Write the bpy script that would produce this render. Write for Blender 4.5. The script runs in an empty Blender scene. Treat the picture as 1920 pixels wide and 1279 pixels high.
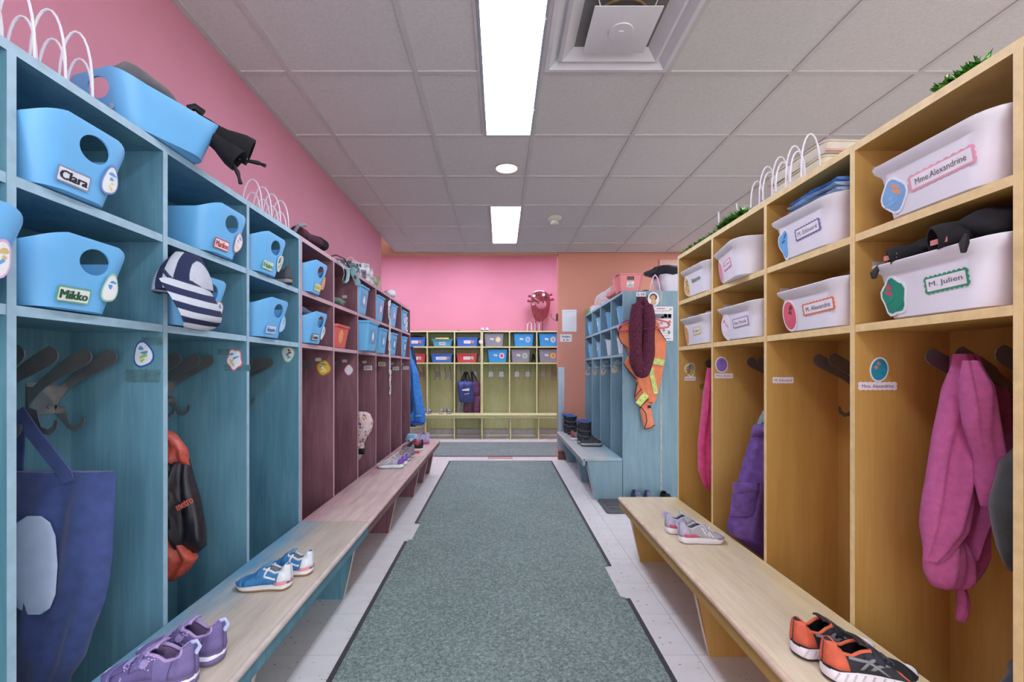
import bpy, bmesh, math, random
from math import sin, cos, pi, radians, sqrt, atan2
from mathutils import Vector, Matrix

S = bpy.context.scene
C = S.collection
random.seed(7)

# ------------------------------------------------------------------ camera
F, VX, VY, CH = 874.0, 938.0, 693.0, 1.11       # focal length and vanishing point in pixels, camera height
cam_d = bpy.data.cameras.new('camera')
cam = bpy.data.objects.new('camera', cam_d); C.objects.link(cam)
cam.location = (0, 0, CH); cam.rotation_euler = (pi / 2, 0, 0)
cam_d.sensor_width = 36; cam_d.lens = F / 1920 * 36
cam_d.shift_x = (960 - VX) / 1920; cam_d.shift_y = (VY - 639.5) / 1920
cam_d.clip_start = 0.05; cam_d.clip_end = 60
S.camera = cam

# ------------------------------------------------------------------ world, exposure
W = bpy.data.worlds.new('world'); S.world = W; W.use_nodes = True
wn = W.node_tree.nodes; wn['Background'].inputs[0].default_value = (0.90, 0.93, 1.0, 1); wn['Background'].inputs[1].default_value = 1.6
S.view_settings.view_transform = 'Standard'; S.view_settings.look = 'None'
S.view_settings.gamma = 1; S.view_settings.use_curve_mapping = False
S.view_settings.exposure = 1.30
LAMP = 9.0            # strength of the fluorescent panels

# pixel of the photograph (1920 x 1279) -> point at depth Y, on the plane X, or at height Z
def PY(u, v, Y): return Vector(((u - VX) / F * Y, Y, CH - (v - VY) / F * Y))
def PX(u, v, X): return PY(u, v, X * F / (u - VX))
def PZ(u, v, Z): return PY(u, v, (CH - Z) * F / (v - VY))

# ------------------------------------------------------------------ materials
def lin(c):
    c /= 255.0
    return c / 12.92 if c <= 0.04045 else ((c + 0.055) / 1.055) ** 2.4
def rgb(h):
    h = h.lstrip('#'); return tuple(lin(int(h[i:i + 2], 16)) for i in (0, 2, 4)) + (1.0,)
MATS = {}
def base(name):
    m = bpy.data.materials.new(name); m.use_nodes = True
    nt = m.node_tree; return m, nt, nt.nodes['Principled BSDF']
def mixc(nt, fac, a, b, typ='MIX'):
    n = nt.nodes.new('ShaderNodeMix'); n.data_type = 'RGBA'; n.blend_type = typ
    for s, v in ((0, fac), (6, a), (7, b)):
        if hasattr(v, 'is_linked'): nt.links.new(v, n.inputs[s])
        else: n.inputs[s].default_value = v
    return n.outputs[2]
def tex(nt, kind='Noise', scale=5.0, vec=None, **kw):
    n = nt.nodes.new('ShaderNodeTex' + kind)
    n.inputs['Scale'].default_value = scale
    for k, v in kw.items(): n.inputs[k].default_value = v
    if vec is not None: nt.links.new(vec, n.inputs['Vector'])
    return n
def coords(nt, scale=(1, 1, 1), out='Object', rot=(0, 0, 0)):
    t = nt.nodes.new('ShaderNodeTexCoord'); m = nt.nodes.new('ShaderNodeMapping')
    m.inputs['Scale'].default_value = scale; m.inputs['Rotation'].default_value = rot
    nt.links.new(t.outputs[out], m.inputs['Vector']); return m.outputs[0]
def ramp(nt, fac, stops):
    r = nt.nodes.new('ShaderNodeValToRGB'); nt.links.new(fac, r.inputs[0])
    e = r.color_ramp.elements
    while len(e) < len(stops): e.new(0.5)
    for i, (p, c) in enumerate(stops): e[i].position = p; e[i].color = c
    return r.outputs[0]
def bump(nt, b, h, strength=0.3, dist=0.002):
    n = nt.nodes.new('ShaderNodeBump'); n.inputs['Strength'].default_value = strength; n.inputs['Distance'].default_value = dist
    nt.links.new(h, n.inputs['Height']); nt.links.new(n.outputs[0], b.inputs['Normal'])
def mk(h, rough=0.5, var=0.05, scale=14, bmp=0, metal=0, name=None, sheen=0, coat=0, spec=None):
    """plain procedural material: a colour with faint noise in it"""
    key = (h, rough, var, scale, bmp, metal, sheen, coat)
    if key in MATS: return MATS[key]
    m, nt, b = base(name or 'paint_' + h.lstrip('#'))
    c = rgb(h); v = coords(nt)
    n = tex(nt, 'Noise', scale, v, Detail=4.0)
    lo = tuple(x * (1 - var * 2) for x in c[:3]) + (1,); hi = tuple(min(1, x * (1 + var * 2)) for x in c[:3]) + (1,)
    nt.links.new(ramp(nt, n.outputs[0], [(0.3, lo), (0.7, hi)]), b.inputs['Base Color'])
    b.inputs['Roughness'].default_value = rough; b.inputs['Metallic'].default_value = metal
    if sheen: b.inputs['Sheen Weight'].default_value = sheen
    if coat: b.inputs['Coat Weight'].default_value = coat
    if bmp:
        n2 = tex(nt, 'Noise', scale * 14, v, Detail=2.0); bump(nt, b, n2.outputs[0], bmp, 0.002)
    MATS[key] = m; return m
def cloth(h, scale=260, var=0.09): return mk(h, 0.88, var, 30, 0.5, 0, None, 0.25)
def plastic(h, rough=0.38): return mk(h, rough, 0.02, 6)
def wood(name, mid, dark, light, rough=0.48, figure=1.0):
    m, nt, b = base(name)
    v = coords(nt, (7, 7, 0.9))
    n1 = tex(nt, 'Noise', 2.2, v, Detail=8.0, Roughness=0.62, Distortion=0.6 * figure)
    v2 = coords(nt, (60, 60, 2.5)); n2 = tex(nt, 'Noise', 2.0, v2, Detail=3.0)
    v3 = coords(nt, (1, 1, 0.7)); n3 = tex(nt, 'Noise', 2.4, v3, Detail=3.0)
    col = ramp(nt, n1.outputs[0], [(0.28, rgb(dark)), (0.5, rgb(mid)), (0.74, rgb(light))])
    col = mixc(nt, 0.22, col, ramp(nt, n2.outputs[0], [(0.35, rgb(dark)), (0.65, rgb(light))]))
    col = mixc(nt, 0.35, col, ramp(nt, n3.outputs[0], [(0.35, rgb(dark)), (0.65, rgb(light))]), 'MIX')
    nt.links.new(col, b.inputs['Base Color']); b.inputs['Roughness'].default_value = rough
    bump(nt, b, n2.outputs[0], 0.05, 0.001)
    return m
def bench_wood(name, stain, bare, bare2, back=-0.05, amount=0.5):
    """stained plywood worn to bare wood along the middle (local y runs from -0.335 front to 0 back)"""
    m, nt, b = base(name)
    v = coords(nt, (1.2, 10, 10)); n1 = tex(nt, 'Noise', 3.0, v, Detail=7.0, Roughness=0.65)
    vb = coords(nt, (2, 6, 6)); n3 = tex(nt, 'Noise', 1.6, vb, Detail=6.0, Roughness=0.7)
    barec = ramp(nt, n1.outputs[0], [(0.3, rgb(bare2)), (0.7, rgb(bare))])
    st = mixc(nt, n1.outputs[0], rgb(stain), tuple(min(1, x * 1.5) for x in rgb(stain)[:3]) + (1,))
    t = nt.nodes.new('ShaderNodeTexCoord'); sp = nt.nodes.new('ShaderNodeSeparateXYZ'); nt.links.new(t.outputs['Object'], sp.inputs[0])
    ma = nt.nodes.new('ShaderNodeMath'); ma.operation = 'MULTIPLY_ADD'; nt.links.new(n3.outputs[0], ma.inputs[0])
    ma.inputs[1].default_value = 0.34; nt.links.new(sp.outputs[1], ma.inputs[2])
    fac = ramp(nt, ma.outputs[0], [(0.0, (0, 0, 0, 1)), (1.0, (1, 1, 1, 1))])
    mr = nt.nodes.new('ShaderNodeMapRange'); nt.links.new(ma.outputs[0], mr.inputs[0])
    mr.inputs[1].default_value = back + 0.10; mr.inputs[2].default_value = back + 0.26
    mr.inputs[3].default_value = 1 - amount; mr.inputs[4].default_value = 1.0
    mr2 = nt.nodes.new('ShaderNodeMath'); mr2.operation = 'MULTIPLY'; nt.links.new(mr.outputs[0], mr2.inputs[0]); mr2.inputs[1].default_value = 0.92
    nt.links.new(mixc(nt, mr2.outputs[0], barec, st), b.inputs['Base Color'])
    b.inputs['Roughness'].default_value = 0.45
    return m
def emit(h, strength, name):
    m, nt, b = base(name)
    b.inputs['Base Color'].default_value = rgb('#ffffff'); b.inputs['Emission Color'].default_value = rgb(h)
    b.inputs['Emission Strength'].default_value = strength
    return m
def stripes(name, a, bcol, scale, rot=(0, 0, 0), rough=0.9, dist=1.0, thr=0.5):
    m, nt, b = base(name); v = coords(nt, (1, 1, 1), 'Object', rot)
    w = tex(nt, 'Wave', scale, v, Distortion=dist, Detail=1.0)
    n = tex(nt, 'Noise', 420, v, Detail=2.0)
    f = ramp(nt, w.outputs['Fac'], [(thr - 0.05, (0, 0, 0, 1)), (thr + 0.05, (1, 1, 1, 1))])
    col = mixc(nt, f, rgb(a), mixc(nt, n.outputs[0], rgb(bcol), rgb('#dfe2e8')))
    nt.links.new(col, b.inputs['Base Color']); b.inputs['Roughness'].default_value = rough
    bump(nt, b, n.outputs[0], 0.5, 0.003); return m
def spots(name, bg, cols, scale=40, rough=0.85):
    m, nt, b = base(name); v = coords(nt)
    w = tex(nt, 'Voronoi', scale, v); 
    col = ramp(nt, w.outputs['Distance'], [(0.40, (1, 1, 1, 1)), (0.46, (0, 0, 0, 1))])
    sp = nt.nodes.new('ShaderNodeSeparateColor'); nt.links.new(w.outputs['Color'], sp.inputs[0])
    cc = ramp(nt, sp.outputs[0], [(i / max(1, len(cols)), rgb(c)) for i, c in enumerate(cols)])
    cc.node.color_ramp.interpolation = 'CONSTANT'
    nt.links.new(mixc(nt, col, rgb(bg), cc), b.inputs['Base Color']); b.inputs['Roughness'].default_value = rough; return m
def knit(name, h, dark):
    m, nt, b = base(name); v = coords(nt, (1, 1, 1))
    w = tex(nt, 'Wave', 38, v, Distortion=4.0, Detail=2.0); w2 = tex(nt, 'Voronoi', 105, v)
    col = mixc(nt, w2.outputs['Distance'], rgb(h), rgb(dark)); nt.links.new(col, b.inputs['Base Color'])
    b.inputs['Roughness'].default_value = 0.95; bump(nt, b, w2.outputs['Distance'], 1.0, 0.008); return m
def carpet(name):
    m, nt, b = base(name); v = coords(nt)
    n1 = tex(nt, 'Noise', 75, v, Detail=3.0, Roughness=0.7); n2 = tex(nt, 'Noise', 190, v, Detail=2.0); n3 = tex(nt, 'Noise', 2.5, v, Detail=3.0)
    c = ramp(nt, n1.outputs[0], [(0.30, rgb('#40524f')), (0.5, rgb('#778a86')), (0.72, rgb('#b9c6c1'))])
    c = mixc(nt, 0.35, c, ramp(nt, n2.outputs[0], [(0.35, rgb('#44534f')), (0.65, rgb('#b7c4be'))]))
    c = mixc(nt, 0.12, c, ramp(nt, n3.outputs[0], [(0.35, rgb('#506462')), (0.65, rgb('#93a8a2'))]))
    nt.links.new(c, b.inputs['Base Color']); b.inputs['Roughness'].default_value = 1.0
    bump(nt, b, n1.outputs[0], 0.9, 0.008); return m
def lino(name, h, fleck):
    m, nt, b = base(name); v = coords(nt, (1, 2.2, 1), 'Object', (0, 0, 0.7))
    n = tex(nt, 'Noise', 26, v, Detail=3.0); n2 = tex(nt, 'Noise', 4, v, Detail=3.0)
    c = ramp(nt, n.outputs[0], [(0.29, rgb(fleck)), (0.335, rgb(h))])
    c = mixc(nt, 0.10, c, ramp(nt, n2.outputs[0], [(0.4, rgb('#c4bcb0')), (0.6, rgb('#ffffff'))]))
    nt.links.new(c, b.inputs['Base Color']); b.inputs['Roughness'].default_value = 0.32; return m

# ------------------------------------------------------------------ mesh helpers
class MB:
    def __init__(s): s.v = []; s.f = []; s.m = []
    def add(s, vs, fs, mi=0):
        o = len(s.v); s.v += [tuple(p) for p in vs]
        for f in fs: s.f.append(tuple(i + o for i in f)); s.m.append(mi)
        return s
    def box(s, x0, x1, y0, y1, z0, z1, mi=0, front=None, up=None):
        vs = [(x0, y0, z0), (x1, y0, z0), (x1, y1, z0), (x0, y1, z0), (x0, y0, z1), (x1, y0, z1), (x1, y1, z1), (x0, y1, z1)]
        fs = [(0, 3, 2, 1), (4, 5, 6, 7), (0, 1, 5, 4), (1, 2, 6, 5), (2, 3, 7, 6), (3, 0, 4, 7)]
        o = len(s.f); s.add(vs, fs, mi)
        if front is not None: s.m[o + 2] = front
        if up is not None: s.m[o + 1] = up
        return s
    def prism(s, poly, fr, d, mi=0):
        """polygon in the plane of frame fr (origin, ex, ey, n), from 0 to d along n"""
        n = len(poly); a = [fr.p(x, y, 0) for x, y in poly]; b = [fr.p(x, y, d) for x, y in poly]
        s.add(a + b, [tuple(range(n))[::-1], tuple(range(n, 2 * n))] + [(i, (i + 1) % n, n + (i + 1) % n, n + i) for i in range(n)], mi); return s
    def loft(s, rings, mi=0, cap0=True, cap1=True, closed=True):
        n = len(rings[0]); o = len(s.v)
        for r in rings: s.v += [tuple(p) for p in r]
        for i in range(len(rings) - 1):
            mm = mi[i] if isinstance(mi, (list, tuple)) else mi
            for j in range(n if closed else n - 1):
                k = (j + 1) % n
                s.f.append((o + i * n + j, o + i * n + k, o + (i + 1) * n + k, o + (i + 1) * n + j)); s.m.append(mm)
        m0 = mi[0] if isinstance(mi, (list, tuple)) else mi; m1 = mi[-1] if isinstance(mi, (list, tuple)) else mi
        if cap0: s.f.append(tuple(o + j for j in range(n))[::-1]); s.m.append(m0)
        if cap1: q = o + (len(rings) - 1) * n; s.f.append(tuple(q + j for j in range(n))); s.m.append(m1)
        return s
    def tube(s, pts, r, seg=6, mi=0, closed=False, flat=None, up=None):
        pts = [Vector(p) for p in pts]; n = len(pts); rings = []; prev = None
        for i, p in enumerate(pts):
            a = pts[i - 1] if (i > 0 or closed) else p; b = pts[(i + 1) % n] if (i < n - 1 or closed) else p
            t = (b - a).normalized() if (b - a).length > 1e-9 else Vector((0, 0, 1))
            if prev is None:
                q = Vector(up) if up else (Vector((0, 0, 1)) if abs(t.z) < 0.9 else Vector((1, 0, 0)))
            else: q = prev
            e = (q - t * q.dot(t)); e = e.normalized() if e.length > 1e-6 else t.orthogonal().normalized()
            prev = e; g = t.cross(e)
            rr = r[i] if isinstance(r, (list, tuple)) else r; ff = 1.0 if flat is None else flat
            rings.append([p + e * (rr * cos(2 * pi * j / seg)) + g * (rr * ff * sin(2 * pi * j / seg)) for j in range(seg)])
        if closed: rings.append(rings[0])
        return s.loft(rings, mi, not closed, not closed)
    def lathe(s, prof, seg=20, mi=0, c=(0, 0, 0), cap0=True, cap1=True):
        rings = [[(c[0] + r * cos(2 * pi * j / seg), c[1] + r * sin(2 * pi * j / seg), c[2] + z) for j in range(seg)] for r, z in prof]
        return s.loft(rings, mi, cap0, cap1)
    def grid(s, fn, nu, nv, mi=0, skip=None):
        o = len(s.v)
        for i in range(nu + 1):
            for j in range(nv + 1): s.v.append(tuple(fn(i / nu, j / nv)))
        for i in range(nu):
            for j in range(nv):
                if skip and skip((i + .5) / nu, (j + .5) / nv): continue
                a = o + i * (nv + 1) + j; s.f.append((a, a + 1, a + nv + 2, a + nv + 1)); s.m.append(mi)
        return s
    def mesh(s, name, mats, smooth=40, bev=0, fix=True):
        me = bpy.data.meshes.new(name); me.from_pydata(s.v, [], s.f)
        mats = mats if isinstance(mats, (list, tuple)) else [mats]
        for m in mats: me.materials.append(m)
        me.polygons.foreach_set('material_index', s.m)
        if fix or bev:
            bm = bmesh.new(); bm.from_mesh(me)
            if fix: bmesh.ops.recalc_face_normals(bm, faces=bm.faces)
            if bev: bmesh.ops.bevel(bm, geom=bm.edges[:], offset=bev, segments=2, affect='EDGES', profile=0.6, clamp_overlap=True)
            bm.to_mesh(me); bm.free()
        me.update()
        if smooth:
            me.polygons.foreach_set('use_smooth', [True] * len(me.polygons)); me.set_sharp_from_angle(angle=radians(smooth))
        return me
    def build(s, name, mats, parent=None, smooth=40, bev=0, fix=True, solid=0, sub=0):
        o = bpy.data.objects.new(name, s.mesh(name, mats, smooth, bev, fix)); C.objects.link(o)
        if parent: o.parent = parent
        if solid: md = o.modifiers.new('thickness', 'SOLIDIFY'); md.thickness = solid; md.offset = 0
        if sub: md = o.modifiers.new('smooth', 'SUBSURF'); md.levels = sub; md.render_levels = sub
        return o
class Fr:
    def __init__(s, o, ex, ey):
        s.o = Vector(o); s.ex = Vector(ex).normalized(); s.ey = Vector(ey).normalized(); s.n = s.ex.cross(s.ey)
    def p(s, x, y, z=0): return s.o + s.ex * x + s.ey * y + s.n * z
    def turn(s, a, o=(0, 0), lift=0):
        return Fr(s.p(o[0], o[1], lift), s.ex * cos(a) + s.ey * sin(a), s.ey * cos(a) - s.ex * sin(a))
def obj(name, me, parent=None):
    o = bpy.data.objects.new(name, me); C.objects.link(o)
    if parent: o.parent = parent
    return o
def thing(name, label, cat, loc=(0, 0, 0), rz=0, group=None):
    o = bpy.data.objects.new(name, None); C.objects.link(o); o.empty_display_size = 0.05
    o.location = loc; o.rotation_euler = (0, 0, rz); return tag(o, label, cat, group)
def tag(o, label, cat, group=None):
    o['label'] = label; o['category'] = cat
    if group: o['group'] = group
    return o
def struct(o, label=None):
    o['kind'] = 'structure'
    if label: o['label'] = label
    return o
def origin(o, p):
    """move a one-mesh object's origin to p without moving the mesh"""
    p = Vector(p); o.data.transform(Matrix.Translation(-p)); o.location = p; return o

TXT = {}
def text2d(s, bold=0.0):
    k = (s, bold)
    if k not in TXT:
        cu = bpy.data.curves.new('lettering', 'FONT'); cu.body = s; cu.size = 1; cu.offset = bold; cu.resolution_u = 2
        cu.align_x = 'CENTER'; cu.align_y = 'CENTER'
        o = bpy.data.objects.new('lettering', cu); C.objects.link(o)
        dg = bpy.context.evaluated_depsgraph_get(); me = bpy.data.meshes.new_from_object(o.evaluated_get(dg))
        vs = [(p.co.x, p.co.y) for p in me.vertices]; fs = [tuple(p.vertices) for p in me.polygons]
        bpy.data.objects.remove(o); bpy.data.curves.remove(cu); bpy.data.meshes.remove(me)
        xs = [p[0] for p in vs]; ys = [p[1] for p in vs]
        cx, cy, w, h = (min(xs) + max(xs)) / 2, (min(ys) + max(ys)) / 2, max(xs) - min(xs), max(ys) - min(ys)
        TXT[k] = ([((x - cx) / w, (y - cy) / h) for x, y in vs], fs)
    return TXT[k]
def lettering(s, fr, w, h, mat, parent, bold=0.0, lift=0.0006, name='lettering'):
    vs, fs = text2d(s); m = MB()
    for k in (range(-2, 3) if bold else (0,)):      # heavy type: the strokes widened by shifted copies
        m.add([fr.p(x * w + k * bold * .06 * w / max(3, len(s)), y * h, lift + .00002 * k) for x, y in vs], fs)
    return m.build(name, mat, parent, smooth=0, fix=False)

def rrect(w, h, r, n=4):
    r = min(r, w / 2 - 1e-4, h / 2 - 1e-4); out = []
    for cx, cy, a0 in ((w/2 - r, h/2 - r, 0), (-w/2 + r, h/2 - r, pi/2), (-w/2 + r, -h/2 + r, pi), (w/2 - r, -h/2 + r, 1.5*pi)):
        for i in range(n + 1): a = a0 + pi/2 * i / n; out.append((cx + r * cos(a), cy + r * sin(a)))
    return out
def blob(w, h, n=20, lobes=0, amp=0.0, seed=0):
    r = random.Random(seed); ph = r.random() * 6
    return [(w/2 * cos(2*pi*i/n) * (1 + amp*sin(lobes*2*pi*i/n + ph)), h/2 * sin(2*pi*i/n) * (1 + amp*sin(lobes*2*pi*i/n + ph))) for i in range(n)]
def wavy(w, h, n=9, m=3, amp=0.003):
    out = []; P = [(-w/2, -h/2, w/2, -h/2, n), (w/2, -h/2, w/2, h/2, m), (w/2, h/2, -w/2, h/2, n), (-w/2, h/2, -w/2, -h/2, m)]
    for x0, y0, x1, y1, k in P:
        dx, dy = x1 - x0, y1 - y0; L = sqrt(dx*dx + dy*dy); nx, ny = dy / L, -dx / L
        for i in range(2 * k):
            t = i / (2 * k); s = amp * (1 if i % 2 else -0.2)
            out.append((x0 + dx*t + nx*s, y0 + dy*t + ny*s))
    return out
def decal(name, poly, fr, mat, parent, t=0.0012):
    return MB().prism(poly, fr, t).build(name, mat, parent, smooth=0)
def ell(w, h, n=18, c=(0, 0)): return [(c[0] + w/2*cos(2*pi*i/n), c[1] + h/2*sin(2*pi*i/n)) for i in range(n)]

# cloth hanging in the plane Y = c, outlined by pixel rows (v, left u, right u)
def drape(name, Y, rows, thick, mat, parent=None, folds=3, amp=0.25, n=18, seed=1, sub=0, X=None, fine=10, zwave=0.0):
    r = random.Random(seed); ph = [r.random() * 6.28 for _ in range(6)]
    # resample the rows
    R = []
    for i in range(len(rows) - 1):
        a, b = rows[i], rows[i + 1]; k = max(1, int(abs(b[0] - a[0]) / fine))
        for j in range(k): t = j / k; R.append(tuple(a[q] + (b[q] - a[q]) * t for q in range(3)))
    R.append(rows[-1]); rings = []
    for i, (v, ul, ur) in enumerate(R):
        t = i / max(1, len(R) - 1); front = []; back = []
        e = min(1.0, 0.35 + 4 * min(t, 1 - t))
        for j in range(n + 1):
            s = j / n; u = ul + (ur - ul) * s; vv = v + zwave * sin(s * 9 + ph[3])
            p = PY(u, vv, Y) if X is None else PX(u, vv, X)
            prof = max(0.0, 1 - (2 * s - 1) ** 2) ** 0.5
            w = sin(folds * 2 * pi * s + ph[0] + 1.3 * sin(3 * t + ph[1])) * 0.6 + sin(folds * 1.7 * 2 * pi * s + ph[2] + 5 * t) * 0.4
            d = thick * e * (prof * (1 + amp * w) + 0.08 * sin(11 * t + ph[4] + 4 * s) * prof)
            nrm = Vector((0, -1, 0)) if X is None else Vector((-1 if X > 0 else 1, 0, 0))
            front.append(p + nrm * d * 0.5); back.append(p - nrm * d * 0.4)
        rings.append(front + back[::-1][1:-1])
    return MB().loft(rings).build(name, mat, parent, smooth=70, sub=sub)
def pixstrip(name, Y, pts, w, mat, parent=None, thick=0.003, lift=0.0):
    """flat ribbon along pixel points, in the plane Y"""
    P = [PY(u, v, Y) for u, v in pts]; m = MB(); rings = []
    for i, p in enumerate(P):
        a = P[max(0, i - 1)]; b = P[min(len(P) - 1, i + 1)]; t = (b - a).normalized(); g = Vector((t.z, 0, -t.x)) * (w / 2)
        f = Vector((0, -lift, 0)); k = Vector((0, thick, 0)); rings.append([p + g + f, p - g + f, p - g + f + k, p + g + f + k])
    return m.loft(rings).build(name, mat, parent, smooth=50)

# ------------------------------------------------------------------ palette
M_blue = wood('teal_stained_plywood', '#588a9c', '#416e80', '#78a6b4')
M_faded = wood('faded_teal_plywood', '#7ea2b0', '#698e9e', '#97b6c0', figure=1.4)
M_blue_e = mk('#9dbccb', 0.45, 0.05, 30)
M_purple = wood('maroon_stained_plywood', '#83565f', '#653d48', '#a0757e', figure=1.8)
M_purple_e = mk('#c3a0a8', 0.45, 0.05, 30)
M_yellow = wood('honey_plywood', '#c69c50', '#b78b42', '#d2ab63', figure=0.7)
M_yellow_e = mk('#ecd296', 0.45, 0.05, 30)
M_green = wood('lime_stained_plywood', '#c1c68e', '#aeb579', '#d3d6a6', figure=1.5)
M_green_e = mk('#d9dba0', 0.45, 0.04, 30)
M_steel = mk('#939190', 0.33, 0.06, 20, 0, 0.7)
M_chrome = mk('#c8c8cc', 0.2, 0.02, 20, 0, 1.0)
M_white = mk('#f0f0f2', 0.5, 0.01); M_paper = mk('#f2f1f2', 0.7, 0.01, 9)
M_wire = mk('#eceaf0', 0.35, 0.01)
M_ink = mk('#33323a', 0.7, 0.02); M_black = mk('#17171b', 0.6, 0.05)
M_bin = plastic('#74bdf0'); M_bin2 = plastic('#4d9ede'); M_tub = plastic('#74c0ec', 0.42)
M_whitebin = plastic('#edeef3', 0.35); M_clear = mk('#9cc8ec', 0.15, 0.03, 40)
M_velcro = mk('#cfc6c4', 0.9, 0.05, 60)
M_pink = mk('#df93a6', 0.62, 0.015, 3, 0.06); M_orange = mk('#e0977f', 0.62, 0.015, 3, 0.06)

# ------------------------------------------------------------------ the room
TILE = 0.305
def build_floor():
    slab = struct(MB().box(-6, 5, -3.2, 9.2, -0.12, -0.006).build('floor', mk('#8f867c', 0.9, 0.1)), 'cream vinyl tile floor with brown flecks')
    lin_m = lino('vinyl_tile', '#e6e3e2', '#8f857a'); pink_m = lino('pink_vinyl_tile', '#cfa0a2', '#a97a7c')
    x0, y0 = -0.763 - 6 * TILE, 2.117 - 10 * TILE
    a = 0.0011
    def tmesh(m): return MB().box(a, TILE - a, a, TILE - a, -0.006, 0).mesh('tile', m, smooth=0)
    me, mep = tmesh(lin_m), tmesh(pink_m); rest = MB(); n = 0
    for i in range(-11, 23):
        for j in range(-7, 35):
            x, y = x0 + i * TILE, y0 + j * TILE
            if x < -5.9 or x > 4.6 or y < -3 or y > 9: continue
            cx, cy = x + TILE / 2, y + TILE / 2
            vis = 0.7 < cy < 8.2 and -1.45 < cx < 1.75 and not (-0.52 < cx < 0.52 and cy < 5.4) and not (-1.2 < cx < 0.9 and 6.2 < cy < 6.8) and not (cx > 0.8 and cy > 6) and not (abs(cx) > 1.2 and cy < 5)
            if vis and n < 290:
                k = obj('tile', mep if abs(cx + 0.13) < 0.16 and abs(cy - 5.79) < 0.16 else me, slab); k.location = (x, y, 0); n += 1
            else: rest.box(x + a, x + TILE - a, y + a, y + TILE - a, -0.006, 0)
    r = rest.build('remaining_tiles', lin_m, slab, smooth=0, fix=False); r['kind'] = 'stuff'
build_floor()

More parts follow.
